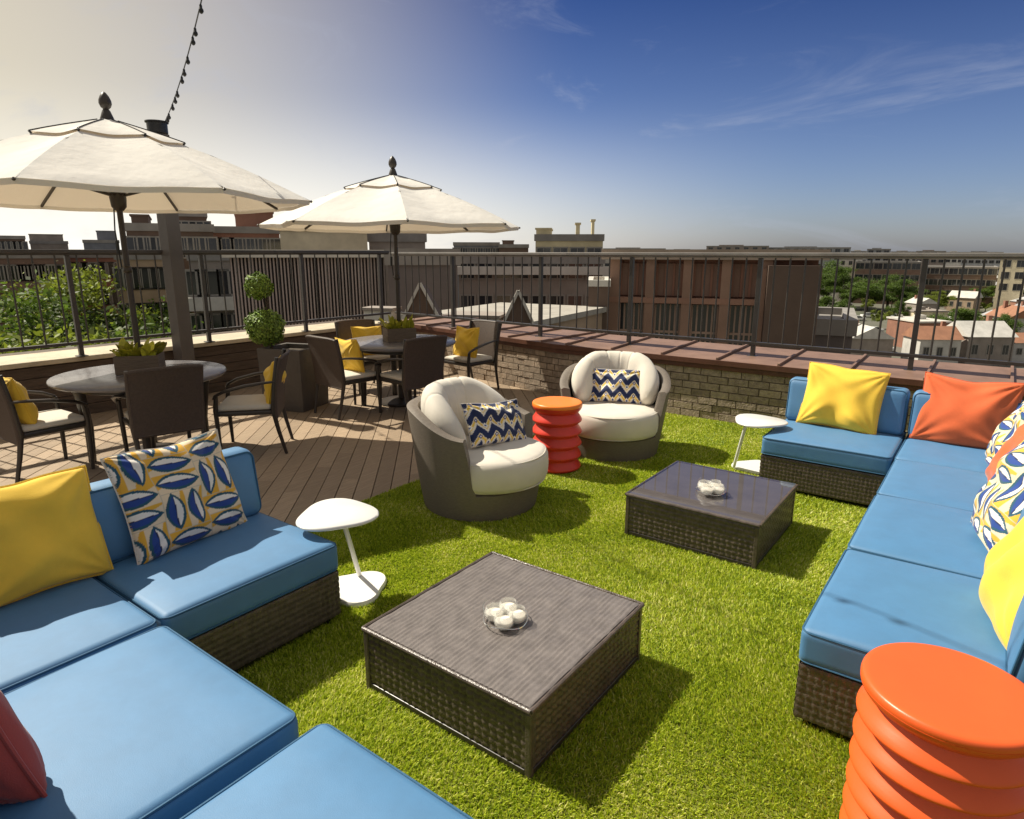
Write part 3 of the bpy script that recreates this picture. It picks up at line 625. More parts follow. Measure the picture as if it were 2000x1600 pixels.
# ------------------------------------------------------------------ side tables
def outline(r, k=.16, n=48, e=1.0):
    """a rounded triangle"""
    return [((r*(1+k*math.cos(3*a)))*math.cos(a), (r*(1+k*math.cos(3*a)))*math.sin(a)*e) for a in np.linspace(0, 2*math.pi, n, endpoint=False)]
def slab(pts, z0, z1, off=(0, 0), ins=.006, domed=0.0):
    mb = MB(); n = len(pts); rings = []
    for s, z in ((1-ins/.15, z0), (1, z0+(z1-z0)*.35), (1, z1-(z1-z0)*.35), (1-ins/.15, z1)): rings.append([(off[0]+x*s, off[1]+y*s, z) for x, y in pts])
    vs = [q for r_ in rings for q in r_]; fs = [tuple(range(n-1, -1, -1)), tuple(3*n+j for j in range(n))]
    for i in range(3):
        for j in range(n): fs.append((i*n+j, i*n+(j+1) % n, (i+1)*n+(j+1) % n, (i+1)*n+j))
    return mb.add(vs, fs)
def side_table(name, top_c, stem_t, stem_b, base_c, rz, label, zt=.475, rt_=.195):
    t = thing('side_table', (top_c[0], top_c[1], 0), 0, label, 'side table', 'small white side tables'); c = Vector((top_c[0], top_c[1], 0))
    rot = lambda ps, a: [(x*math.cos(a)-y*math.sin(a), x*math.sin(a)+y*math.cos(a)) for x, y in ps]
    slab(rot(outline(rt_, .10), rz), zt-.020, zt).build('table_top', M['white_metal'], t, angle=50)
    k = MB(); a = Vector((*stem_b, .030))-c; b = Vector((*stem_t, zt-.021))-c; k.tube([a, a.lerp(b, .5), b], [.0125, .0125, .0125], 14); k.lathe([(.03, zt-.028), (.034, zt-.0205)], 20, (b.x, b.y, 0)); k.build('stem', M['white_metal'], t)
    slab(rot(outline(.165, .14), rz+math.pi), .0, .034, (base_c[0]-c.x, base_c[1]-c.y)).build('base_plate', M['white_metal'], t, angle=50)
    return t
side_table('side_table', (-2.535, 1.935), (-2.43, 1.895), (-2.60, 2.11), (-2.53, 2.02), R(150), 'white side table with rounded triangular top beside the left blue sofa')
side_table('side_table', (-1.395, 5.15), (-1.47, 5.08), (-1.575, 5.20), (-1.44, 5.33), R(20), 'white side table at the far end of the right blue sofa', .47)

# ------------------------------------------------------------------ ridged stools
M['orange_lit_top'] = mat('orange_plastic_lit', (0.95, 0.24, 0.025), 0.35, var=0.05, vscale=8)  # same stool's seat, the light on it put into a brighter orange
def stool(x, y, r, h, tiers, m, label, top):
    t = thing('ridged_stool', (x, y, 0), 0, label, 'stool', 'ridged plastic stools'); p = h/tiers; prof = [(r*.80, 0.0), (r*.855, .0005)]
    body = MB()
    for k in range(tiers):
        z = k*p; last = k == tiers-1
        for q, e in ((.01, .835), (.08, .865), (.17, .94), (.25, .985), (.30, .998), (.34, 1.0), (.38, .997), (.45, .983), (.57, .95), (.72, .90), (.86, .858), (.96, .838)) if not last else ((.01, .862), (.10, .90), (.24, .955), (.38, .988), (.50, .999)): prof.append((r*e, z+p*q))
    body.lathe(prof, 64); body.build('ridged_body', m, t, angle=50)
    z = h-p*.499; k = MB(); k.lathe([(r*.995, z), (r*1.0, z+p*.06), (r*1.0, z+p*.12), (r*.994, z+p*.20), (r*.978, z+p*.27), (r*.95, z+p*.305), (r*.90, z+p*.315), (r*.5, z+p*.305), (.002, z+p*.30)], 64); k.build('seat_top', top, t, angle=50)
    return t
stool(.043, 2.005, .224, .588, 7, M['orange'], 'large near orange ridged stool at the bottom right corner', M['orange'])
stool(-2.785, 4.375, .205, .590, 6, M['red'], 'orange ridged stool between the two tub chairs, its shade and light in the colours', M['orange_lit_top'])

# ------------------------------------------------------------------ tub chairs
def tub_chair(x, y, fdir, label):
    t = thing('tub_chair', (x, y, 0), face(*fdir), label, 'tub chair', 'round swivel tub chairs')
    def Ht(a):                       # rim height by the angle from the back
        a = abs(a); s = lambda e0, e1: max(0, min(1, (a-e0)/(e1-e0)))
        k = s(R(50), R(112)); k = k*k*(3-2*k); k2 = s(R(112), R(118)); return .725-.145*k-(.385)*k2
    NA, NZ = 120, 14; outer = []; 
    def rad(z, a): return .398+.108*(min(z, .75)/.75)**.85
    A = np.linspace(-math.pi, math.pi, NA, endpoint=False); rings = []
    for z in np.linspace(0.02, 1, NZ): rings.append([(rad(Ht(a)*z, a)*math.sin(a), rad(Ht(a)*z, a)*math.cos(a), Ht(a)*z) for a in A])
    th = .075
    for q in (.3, .7, 1.0):          # rounded rim
        rings.append([((rad(Ht(a), a)-th*q)*math.sin(a), (rad(Ht(a), a)-th*q)*math.cos(a), Ht(a)+.012*math.sin(math.pi*min(q+.15, 1))) for a in A])
    for z in np.linspace(.9, .3, 5): rings.append([((rad(Ht(a), a)-th-.01)*math.sin(a), (rad(Ht(a), a)-th-.01)*math.cos(a), max(.19, Ht(a)*z)) for a in A])
    n = len(A); vs = [q for r_ in rings for q in r_]; fs = [(i*n+j, (i+1)*n+j, (i+1)*n+(j+1) % n, i*n+(j+1) % n) for i in range(len(rings)-1) for j in range(n)]
    o = len(rings)*n
    fs.append(tuple((len(rings)-1)*n+j for j in range(n)))
    MB().add(vs, fs).build('wicker_shell', M['rattan'], t, angle=50)
    k = MB(); k.lathe([(.30, 0), (.33, .003), (.36, .02)], 40); k.build('swivel_base', M['black'], t)
    # seat cushion: a thick round pad pushed forward
    n = 72; vs = []; prof = [(.0, .205), (.60, .205), (.90, .208), (.97, .222), (1.0, .25), (1.01, .31), (1.0, .375), (.97, .405), (.90, .423), (.6, .436), (.3, .440), (0.02, .441)]
    rings = []
    for r_, z in prof:
        ring = []
        for j in range(n):
            a = 2*math.pi*j/n; sx, sy = math.cos(a), math.sin(a); rr = .41 if sy > 0 else .41+.03*(-sy)
            e = 5.0 if sy < 0 else 2.0
            rr *= 1+.03*math.sin(2*a)**2*(sy < 0)
            ring.append((rr*r_*sx*.985, rr*r_*sy-.045, z+.004*math.sin(5*sx+2)*math.sin(4*sy+1)*(z > .35)))
        rings.append(ring)
    vs = [q for r_ in rings for q in r_]; fs = [(i*n+j, i*n+(j+1) % n, (i+1)*n+(j+1) % n, (i+1)*n+j) for i in range(len(rings)-1) for j in range(n)]; fs.append(tuple((len(rings)-1)*n+j for j in range(n)))
    s_ = MB().add(vs, fs).build('seat_cushion', M['canvas_white'], t, angle=180)
    k = MB()
    for z, r_ in ((.408, .965), (.219, .965)):
        k.tube([((.41+(.03*(-math.sin(a)) if math.sin(a) < 0 else 0))*r_*1.012*math.cos(a)*.985, (.41+(.03*(-math.sin(a)) if math.sin(a) < 0 else 0))*r_*1.012*math.sin(a)-.045, z) for a in np.linspace(0, 2*math.pi, 60)[:-1]], .004, 6, closed=True)
    k.build('piping', M['canvas_white'], s_)
    # back cushion: a fat horseshoe roll with pleats
    NA2, NB = 150, 22; P = np.zeros((NA2, NB+1, 3)); AA = np.linspace(-R(106), R(106), NA2)
    pl = np.array([-.95, -.30, .12, .50])
    for i, a in enumerate(AA):
        e = abs(a)/R(106); cap = max(0.0, 1-e**7)**.5; d = np.min(np.abs(pl-a)); groove = math.exp(-(d/.024)**2)
        top = .86-.20*max(0, (abs(a)-R(35))/R(68))**1.4 if abs(a) > R(35) else .86
        c = (.300, (top+.40)/2); rx = (.098+.004*math.sin(a*9+1))*cap; rz_ = (top-.40)/2*cap
        for j in range(NB+1):
            b = 2*math.pi*j/NB; cr, sr = math.cos(b), math.sin(b); g = 1-.045*groove*(1 if cr < .3 or sr > .2 else .2)
            px = np.sign(cr)*abs(cr)**.8*rx*g; pz = np.sign(sr)*abs(sr)**.75*rz_*(1-.03*groove)
            rr = c[0]+px+.022*(pz/.22)
            P[i, j] = (rr*math.sin(a), rr*math.cos(a), c[1]+pz)
    MB().grid(P).build('back_cushion', M['canvas_white'], t, angle=180)
    return t
tub_chair(-2.82, 3.42, (1, .10), 'tub chair in the middle of the deck edge turned to the right')
tub_chair(-2.66, 5.12, (.42, -.9), 'tub chair by the brick wall facing the camera')
LP = 'lumbar pillows in the tub chairs'
pillow('lumbar_pillow', .52, .31, .13, M['pattern'], 21, ((-2.70, 3.50, .44), (.93, -.16), 26, 4, 'zigzag navy and yellow pillow in the tub chair turned right', 'pillow', LP), pattern=ikat_pattern, pinch=.04)
pillow('lumbar_pillow', .52, .31, .13, M['pattern'], 22, ((-2.66, 5.13, .44), (.36, -.93), 22, 0, 'zigzag navy and yellow pillow in the tub chair by the brick wall', 'pillow', LP), pattern=ikat_pattern, pinch=.04)

# ------------------------------------------------------------------ dining sets
def dining_table(x, y, r, label, rot):
    t = thing('dining_table', (x, y, 0), rot, label, 'dining table', 'round dining tables on the deck')
    k = MB(); k.lathe([(r*.90, .700), (r*.975, .702), (r*.995, .712), (r, .724), (r*.995, .734), (r*.985, .740), (r*.5, .7405), (.03, .741)], 72); k.build('table_top', M['tabletop'], t, angle=50)
    k = MB(); k.lathe([(r*.72, .645), (r*.74, .65), (r*.74, .6995)], 48); k.build('apron', M['frame'], t, angle=50)
    for i in range(4):
        a = R(45+90*i); c, s = math.cos(a), math.sin(a); k = MB()
        k.tube([(.45*c, .45*s, 0), (.44*c, .44*s, .3), (.47*c, .47*s, .6), (.50*c, .50*s, .70)], [.030, .036, .045, .05], 14); k.build('leg', M['frame'], t)
    return t
dining_table(-5.85, 2.53, .675, 'round grey dining table near the left edge under the large umbrella', R(18))
dining_table(-5.6, 5.33, .66, 'round grey dining table further back under the smaller umbrella', R(12))
def make_chair():
    t = thing('dining_chair', (0, 0, 0), 0, '', 'dining chair', 'brown woven dining armchairs')
    for sx in (-1, 1):
        k = MB(); k.tube([(sx*.245, -.24, 0), (sx*.25, -.245, .2), (sx*.255, -.25, .42), (sx*.258, -.235, .55)], [.014, .018, .021, .018], 12); k.build('leg', M['frame'], t)
        k = MB(); k.tube([(sx*.235, .30, 0), (sx*.245, .25, .22), (sx*.255, .22, .40), (sx*.262, .245, .62), (sx*.262, .285, .87)], [.014, .018, .022, .020, .016], 12); k.build('leg', M['frame'], t)
        k = MB(); k.tube([(sx*.262, .262, .66), (sx*.285, .15, .655), (sx*.298, 0, .635), (sx*.295, -.16, .595), (sx*.275, -.24, .555), (sx*.262, -.255, .53)], [.018, .022, .026, .026, .022, .016], 12, flat=.55); k.build('arm', M['frame'], t)
    k = MB(); k.box(-.25, .25, -.255, .225, .365, .405); k.build('seat_frame', M['frame'], t, smooth=False, bevel=.012)
    V, F = rbox(.235, .225, .024, .022, .010, inner=7); V[:, 2] += .430; V[:, 1] -= .022; MB().add(V, F).build('seat_pad', M['canvas_white'], t, angle=180)
    # woven back: slightly reclined and curved, with a rolled edge
    n, m_ = 22, 16; u, v = np.meshgrid(np.linspace(-1, 1, n), np.linspace(0, 1, m_), indexing='ij')
    x = u*.268*(1-.05*(1-v)); z = .335+v*.535; y = .225+.075*v*v+.030*(1-u*u)*v
    z = z-.014*(u**4)*(v > .95)
    P = np.stack([x, y, z], -1); P2 = P+np.array([0, .028, 0]); k = MB(); k.grid(P[:, ::-1]); k.grid(P2)
    e = [(i, 0) for i in range(n)]+[(n-1, j) for j in range(m_)]+[(i, m_-1) for i in range(n-1, -1, -1)]+[(0, j) for j in range(m_-1, -1, -1)]
    lp = [tuple((P[i, j]+P2[i, j])/2) for i, j in e]; lp = [q for i, q in enumerate(lp) if i == 0 or q != lp[i-1]][:-1]
    b = k.build('backrest', M['sling'], t, angle=60)
    k = MB(); k.tube(lp, .0165, 8, closed=True); k.build('edge_roll', M['sling'], b)
    return t
chairs = [((-5.47, 2.48), (-.96, .22), 'dining chair seen from behind, pushed into the near dining table'),
          ((-5.31, 3.20), (-.66, -.75), 'dining chair seen from the side, between the near table and the planter box'),
          ((-6.08, 1.80), (-.05, 1), 'dining chair cut by the left edge with a yellow pillow and white seat'),
          ((-5.14, 5.03), (-.97, .12), 'dining chair seen from behind, pushed into the far dining table'),
          ((-5.72, 4.64), (.10, 1), 'dining chair left of the far table with its back to the deck'),
          ((-5.40, 6.35), (-.12, -1), 'dining chair by the brick wall right of the far table'),
          ((-6.52, 5.62), (1, -.25), 'dining chair behind the far table, mostly hidden by it')]
proto = make_chair()
for i, ((x, y), f, lab) in enumerate(chairs):
    c = proto if i == 0 else dup(proto); c.location = (x, y, 0); c.rotation_euler = (0, 0, face(*f)); c['label'] = lab
DP = 'yellow pillows on the dining chairs'
pillow('chair_pillow', .42, .40, .14, M['yellow'], 31, ((-5.19, 3.33, .44), (-.66, -.75), 12, 0, 'yellow pillow on the side-on chair next to the planter box', 'pillow', DP), n=40)
pillow('chair_pillow', .42, .40, .15, M['yellow'], 32, ((-6.07, 1.70, .44), (-.05, 1), 14, 0, 'yellow pillow on the dining chair cut by the left edge', 'pillow', DP), n=40)
pillow('chair_pillow', .42, .40, .14, M['yellow'], 33, ((-5.73, 4.74, .44), (.10, 1), 13, 0, 'yellow pillow on the chair left of the far dining table', 'pillow', DP), n=40)
pillow('chair_pillow', .42, .40, .14, M['yellow'], 34, ((-5.41, 6.27, .44), (-.12, -1), 10, 0, 'yellow pillow on the dining chair by the brick wall', 'pillow', DP), n=40)
pillow('chair_pillow', .42, .40, .14, M['yellow'], 35, ((-6.44, 5.60, .44), (1, -.25), 10, 0, 'yellow pillow behind the far dining table', 'pillow', DP), n=40)

def leaf_cloud(mb, pts, size, flat=0.4, nrm=None):
    """small leaf faces at the given points"""
    for q in pts:
        d = Vector(np.random.default_rng(int(abs(hash(tuple(np.round(q, 4)))) % 2**31)).normal(size=3)).normalized() if nrm is None else Vector(nrm(q)).normalized()
        a = d.orthogonal().normalized(); a.rotate(Matrix.Rotation(random.uniform(0, 6.28), 3, d)); b = d.cross(a); s = size*random.uniform(.6, 1.3); q = Vector(q)
        mb.add([q-a*s*.5, q+b*s*.28, q+a*s*.5, q-b*s*.28], [(0, 1, 2, 3)])
def flower_box(x, y, rz, label):
    t = thing('flower_box', (x, y, .742), rz, label, 'flower box', 'planted wooden boxes on the dining tables')
    k = MB(); a, b, h = .17, .12, .155; w = .014
    k.box(-a, a, -b, -b+w, 0, h); k.box(-a, a, b-w, b, 0, h); k.box(-a, -a+w, -b+w+.0005, b-w-.0005, 0, h); k.box(a-w, a, -b+w+.0005, b-w-.0005, 0, h); k.box(-a+w, a-w, -b+w, b-w, .002, .02); k.build('wooden_box', M['wood_box'], t, smooth=False, bevel=.003)
    k = MB(); k.box(-a+w+.001, a-w-.001, -b+w+.001, b-w-.001, .021, h-.02); k.build('soil', M['stem'], t, smooth=False)
    f = MB()
    for i in range(46):
        bx, by = random.uniform(-a*.85, a*.85), random.uniform(-b*.8, b*.8); ang = random.uniform(0, 6.28); L = random.uniform(.09, .19); wd = random.uniform(.025, .045); out = random.uniform(.25, .95)
        if bx*bx+by*by < .04**2: continue
        pts = []; 
        for s in np.linspace(0, 1, 6):
            r_ = L*out*s; z = h-.03+L*(s*(1.15-.75*out*s)); pts.append((bx+math.cos(ang)*r_, by+math.sin(ang)*r_, z, wd*math.sin(math.pi*(.12+.88*s)*.97)))
        P = np.array([[(q[0]-math.sin(ang)*q[3]*e, q[1]+math.cos(ang)*q[3]*e, q[2]+abs(e)*.012) for e in (-1, 0, 1)] for q in pts]); f.grid(P)
    f.build('foliage', M['leaf_y'], t, angle=180)
flower_box(-5.88, 2.545, R(52), 'weathered wooden box of yellow green plants on the near dining table')
flower_box(-5.6, 5.33, R(62), 'weathered wooden box of yellow green plants on the far dining table')

def umbrella(x, y, Rr, zr, zapex, rot, label):
    t = thing('patio_umbrella', (x, y, 0), 0, label, 'umbrella', 'white octagonal patio umbrellas')
    k = MB(); k.lathe([(.26, 0), (.27, .012), (.26, .03), (.06, .05), (.04, .06), (.038, .26), (.03, .27)], 36); k.build('base', M['umb_frame'], t, angle=50)
    k = MB(); k.tube([(0, 0, .05), (0, 0, .8), (0, 0, zapex+.02)], [.024, .024, .022], 16); k.build('pole', M['umb_frame'], t)
    def zt(s): return zr+(zapex-zr)*(1-s)+.055*math.sin(math.pi*s)*.9
    def panel(s0, s1, lift, sag, n=14, m_=12, scal=.0):
        mb = MB()
        for k in range(8):
            a0, a1 = rot+k*math.pi/4, rot+(k+1)*math.pi/4; P = np.zeros((n+1, m_+1, 3))
            for i in range(n+1):
                s = s0+(s1-s0)*i/n
                for j in range(m_+1):
                    f = j/m_; px = (math.cos(a0)*(1-f)+math.cos(a1)*f)*Rr*s; py = (math.sin(a0)*(1-f)+math.sin(a1)*f)*Rr*s; e = math.sin(math.pi*f)
                    z = zt(s)+lift-sag*e*math.sin(math.pi*min(1, s*1.02)*.85)+(.006*e*math.sin(9*f+k)*(s) if sag else 0)
                    sh = 1-scal*e*(i == n); P[i, j] = (px*sh, py*sh, z)
            mb.grid(P)
        return mb
    c = panel(.235, 1.0, 0, .035, scal=.018).build('canopy', M['umb'], t, angle=22)
    # turned-down hem with a seam along every rib
    hem = MB()
    for k in range(8):
        a0, a1 = rot+k*math.pi/4, rot+(k+1)*math.pi/4; m_ = 12; P = np.zeros((2, m_+1, 3))
        for j in range(m_+1):
            f = j/m_; e = math.sin(math.pi*f); sh = 1-.018*e; px = (math.cos(a0)*(1-f)+math.cos(a1)*f)*Rr*sh; py = (math.sin(a0)*(1-f)+math.sin(a1)*f)*Rr*sh; z = zt(1)-.035*e*math.sin(math.pi*.85)+.006*e*math.sin(9*f+k)
            P[0, j] = (px*1.001, py*1.001, z+.002); P[1, j] = (px*.992, py*.992, z-.035)
        hem.grid(P)
    hem.build('hem', M['umb'], c, angle=60)
    panel(.03, .37, .020, .020, n=7, scal=.05).build('vent', M['umb'], c, angle=22)
    k = MB(); 
    for q in range(8):
        a = rot+q*math.pi/4; k.tube([(math.cos(a)*Rr*s, math.sin(a)*Rr*s, zt(s)+.024) for s in np.linspace(.05, .37, 5)], .004, 6)
        k.tube([(math.cos(a)*Rr*.37, math.sin(a)*Rr*.37, zt(.37)+.024), (math.cos(a)*Rr*.36, math.sin(a)*Rr*.36, zt(.36)+.0)], .009, 6)
    k.build('vent_trim', M['black'], c)
    for q in range(8):
        a = rot+q*math.pi/4; cx, sx = math.cos(a), math.sin(a); k = MB(); k.obox((cx*.05, sx*.05, zt(.03)-.02), (cx*Rr*.5, sx*Rr*.5, zt(.5)-.012), .016, .022); k.obox((cx*Rr*.5, sx*Rr*.5, zt(.5)-.012), (cx*Rr*.992, sx*Rr*.992, zt(.992)-.012), .016, .022)
        k.lathe([(.004, -.01), (.014, 0), (.004, .012)], 8, (cx*Rr*1.003, sx*Rr*1.003, zt(1)-.008))
        rb = k.build('rib', M['umb_frame'], t, smooth=False)
        k = MB(); k.tube([(cx*.05, sx*.05, zr+.02), (cx*Rr*.25, sx*Rr*.25, zr+.10+.02), (cx*Rr*.5, sx*Rr*.5, zt(.5)-.022)], .010, 8); k.build('strut', M['umb_frame'], rb)
    k = MB(); k.lathe([(.03, zr-.10), (.055, zr-.07), (.062, zr+.0), (.058, zr+.04), (.034, zr+.055)], 20); k.build('runner', M['umb_frame'], t, angle=50)
    k = MB(); k.lathe([(.03, zapex-.06), (.055, zapex-.04), (.055, zapex+.0), (.03, zapex+.07), (.02, zapex+.085), (.036, zapex+.10), (.046, zapex+.125), (.044, zapex+.15), (.032, zapex+.18), (.014, zapex+.205), (.004, zapex+.212)], 20); k.build('finial', M['umb_frame'], t, angle=50)
    # pulley cord hanging along the pole
    k = MB(); k.tube([(-.05, -.02, zr-.08), (-.062, -.03, zr-.25), (-.045, -.03, zr-.42), (-.028, -.03, zr-.55)], .006, 6); k.tube([(-.05, -.03, zr-.34), (-.052, -.032, zr-.44)], .014, 8); k.build('pull_cord', M['black'], t)
    k = MB(); k.lathe([(.025, 0), (.034, .01), (.034, .05), (.025, .06)], 14, (0, 0, zr-.60)); k.tube([(-.03, 0, zr-.57), (-.06, 0, zr-.57)], .008, 8); k.build('cleat', M['umb_frame'], t, angle=50)
    return t
umbrella(-5.879, 2.542, 1.51, 2.177, 2.76, R(1.5), 'large white octagonal umbrella over the near dining table at the left')
umbrella(-5.6, 5.33, 1.45, 2.04, 2.57, R(6), 'white octagonal umbrella over the far dining table')

# ------------------------------------------------------------------ planter, topiary, pole, lights
def planter_topiary():
    t = thing('box_planter', (-6.43, 4.45, 0), R(20), 'square grey box planter on the deck under the two-ball topiary', 'planter')
    k = MB(); a, b, h = .22, .26, .70
    k.add([(-b, -b, 0), (b, -b, 0), (b, b, 0), (-b, b, 0), (-b-.015, -b-.015, h), (b+.015, -b-.015, h), (b+.015, b+.015, h), (-b-.015, b+.015, h)], [(0, 3, 2, 1), (0, 1, 5, 4), (1, 2, 6, 5), (2, 3, 7, 6), (3, 0, 4, 7)])
    c = b-.03; k.add([(-b-.015, -b-.015, h), (b+.015, -b-.015, h), (b+.015, b+.015, h), (-b-.015, b+.015, h), (-c, -c, h), (c, -c, h), (c, c, h), (-c, c, h), (-c, -c, h-.06), (c, -c, h-.06), (c, c, h-.06), (-c, c, h-.06)],
          [(0, 1, 5, 4), (1, 2, 6, 5), (2, 3, 7, 6), (3, 0, 4, 7), (4, 5, 9, 8), (5, 6, 10, 9), (6, 7, 11, 10), (7, 4, 8, 11)])
    k.build('box', M['stone'], t, smooth=False, bevel=.006)
    k = MB(); k.box(-c+.001, c-.001, -c+.001, c-.001, h-.12, h-.055); k.build('soil', M['stem'], t, smooth=False)
    T = thing('topiary', (-6.60, 4.30, .64), 0, 'two-ball clipped topiary in the grey box planter behind the deck chairs', 'topiary')
    k = MB(); k.tube([(0, 0, 0), (-.02, .01, .3), (-.06, 0, .7)], [.014, .013, .01], 8)
    for q in (-.03, .03, .05): k.tube([(-.04+q*.3, q*.2, .40), (-.06+q, q*.3, .62)], .006, 6)
    k.build('stem', M['stem'], T)
    for (cx, cz, r, n) in ((-.10, .275, .188, 4600), (-.16, .735, .134, 2800)):
        f = MB()
        for i in range(n):
            d = Vector(rng.normal(size=3)).normalized(); w = 1+.07*math.sin(5*d.x+3*d.z+cx*40)+.06*math.sin(9*d.y+2)+.05*math.sin(13*d.z+8*d.x)
            q = Vector((cx, 0, cz))+d*r*w*random.choice((random.uniform(.90, 1.03), random.uniform(.92, 1.13))); nd = (d+Vector(rng.normal(size=3))*.45).normalized(); a = nd.orthogonal().normalized(); a.rotate(Matrix.Rotation(random.uniform(0, 6.28), 3, nd)); b2 = nd.cross(a); s = .019*random.uniform(.6, 1.25)
            f.add([q-a*s, q+b2*s*.55, q+a*s, q-b2*s*.55], [(0, 1, 2, 3)])
        V = []; f2 = MB(); f2.lathe([(r*.86*math.sin(u), cz-r*.86*math.cos(u)) for u in np.linspace(.05, math.pi-.05, 12)], 18, (cx, 0, 0)); f.add(f2.v, f2.f)
        f.build('leaf_ball', M['topiary'], T, smooth=False)
planter_topiary()
def light_pole():
    t = thing('light_pole', (-7.75, 3.86, 0), R(8), 'tall square grey pole with a black lamp on top behind the large umbrella', 'pole')
    k = MB(); k.box(-.082, .082, -.082, .082, 0, 3.02); k.build('shaft', M['post'], t, smooth=False, bevel=.006)
    k = MB(); k.box(-.13, .13, -.13, .13, 0, .02); k.build('foot_plate', M['post'], t, smooth=False, bevel=.004)
    k = MB(); k.lathe([(.09, 3.02), (.105, 3.03), (.105, 3.13), (.12, 3.135), (.12, 3.15), (.05, 3.16)], 24); k.build('lamp_cap', M['black'], t, angle=40)
light_pole()
def string_lights():
    a = Vector((-7.70, 3.92, 3.14))
    t = thing('string_lights', a, 0, 'strand of small dark bulbs rising from the grey pole into the sky', 'string lights')
    def P(s): d = s*8.0; return Vector((.934*d, -.359*d, .023*d+.0268*d*d))
    k = MB(); k.tube([P(s) for s in np.linspace(0, 1, 60)], .005, 6); w = k.build('wire', M['black'], t)
    for i in range(1, 29):
        s = (i+.25*math.sin(i*2.3))/29; q = P(s); k = MB(); h = .055
        k.lathe([(.008, 0), (.010, -.006), (.010, -.022), (.016, -.030), (.018, -.042), (.011, -.055), (.003, -.06)], 10, (q.x, q.y, q.z)); k.build('bulb', M['black'], t, angle=50)
string_lights()

# ------------------------------------------------------------------ the city below
GZ = -18.0
def ray_dir(px, py): return (fw + rt2*((px-1000)/FPX) - up2*((py-800)/FPX))
def at(px, py, dist):
    """the point seen at a pixel of the photograph, dist metres away over the ground"""
    d = ray_dir(px, py); return CAM + d*(dist/math.hypot(d.x, d.y))
def on_ground(px, py, z=GZ):
    d = ray_dir(px, py); return CAM + d*((z-CAM.z)/d.z)
b = MB(); b.box(-2500, 2500, -400, 4200, GZ-1, GZ); 
M['city_ground'] = mat('city_ground', (0.16, 0.145, 0.125), 0.95, col2=(0.06, 0.075, 0.035), vscale=0.035, bump=0.2, bscale=0.5)
struct(b.build('ground', M['city_ground'], smooth=False))
M['glass_dark'] = mat('window_glass', (0.02, 0.024, 0.03), 0.08, spec=0.8)
M['win_frame'] = mat('window_frame', (0.30, 0.28, 0.25), 0.6, var=0.2)
BM = {}
def bmat(name, col, **k):
    if name not in BM: BM[name] = mat(name, col, 0.85, var=k.get('var', .30), vscale=k.get('vscale', .6), bump=.25, bscale=3.0, bdist=.05)
    return BM[name]
WINCACHE = {}
def window_mesh(w, h, frame):
    key = (round(w, 2), round(h, 2), frame.name)
    if key not in WINCACHE:
        k = MB(); t = min(.12, w*.12); k.box(-w/2-t, w/2+t, -.06, .02, -h/2-t, -h/2); k.box(-w/2-t, w/2+t, -.06, .02, h/2, h/2+t); k.box(-w/2-t, -w/2, -.06, .02, -h/2, h/2); k.box(w/2, w/2+t, -.06, .02, -h/2, h/2); k.box(-.03, .03, -.05, .02, -h/2, h/2)
        k.cur = 1; k.box(-w/2, w/2, -.012, .01, -h/2, h/2)
        o = k.build('window', [frame, M['glass_dark']], None, smooth=False); WINCACHE[key] = o.data; bpy.data.objects.remove(o)
    return WINCACHE[key]
def building(px0, px1, ytop, dist, depth, m, label, rows=0, cols=0, win=(1.2, 1.5), floor=3.2, skew=0.0, frame=None, roof_m=None, top_off=1.6, bands=None, cat='building', name='building', group=None, boxes=(), cornice=None, p=.35):
    A = at(px0, ytop, dist); B = at(px1, ytop, dist); ztop = (A.z+B.z)/2; mid = (A+B)/2; w = math.hypot(B.x-A.x, B.y-A.y); rz = math.atan2(B.y-A.y, B.x-A.x)+skew
    h = ztop-GZ; t = thing(name, (mid.x, mid.y, GZ), rz, label, cat, group)
    k = MB(); k.box(-w/2, w/2, 0, depth, 0, h-.35 if p > .2 else h-.10); k.build('wall', m, t, smooth=False)
    rm = roof_m or BM.get('flat_roof') or bmat('flat_roof', (0.30, 0.28, 0.26))
    k = MB(); e = p*.34; u_ = p*.7; k.box(-w/2-e, w/2+e, -e, p, h-.349 if p > .2 else h-.099, h+u_); k.box(-w/2-e, w/2+e, depth-p, depth+e, h-.349 if p > .2 else h-.099, h+u_); k.box(-w/2-e, -w/2+p, p, depth-p, h-.349 if p > .2 else h-.099, h+u_); k.box(w/2-p, w/2+e, p, depth-p, h-.349 if p > .2 else h-.099, h+u_); k.box(-w/2+p, w/2-p, p, depth-p, h-.349 if p > .2 else h-.099, h-.05); r = k.build('roof', rm, t, smooth=False)
    for (x0, x1, y0, y1, hh) in boxes:
        k = MB(); k.box(w*x0-w/2, w*x1-w/2, depth*y0, depth*y1, h-.049, h+hh); k.box(w*x0-w/2-.1, w*x1-w/2+.1, depth*y0-.1, depth*y1+.1, h+hh, h+hh+.15); k.build('rooftop_unit', m, r, smooth=False)
    fr = frame or M['win_frame']
    for i in range(rows):
        z = h-top_off-i*floor
        if z < 1: break
        if bands:
            k = MB(); k.box(-w/2-.25, w/2+.25, -.55, -.002, z-floor*.62, z-floor*.62+.75); k.build('balcony_band', bands, t, smooth=False)
        for j in range(cols):
            o = bpy.data.objects.new('window', window_mesh(win[0], win[1], fr)); COL.objects.link(o); o.parent = t; o.location = (-w/2+w*(j+.5)/cols, 0, z)
    if cornice:
        k = MB(); k.box(-w/2-.4, w/2+.4, -.45, -.002, h-cornice[0], h-cornice[0]+.45); k.build('cornice', cornice[1], t, smooth=False)
    return t, w, h
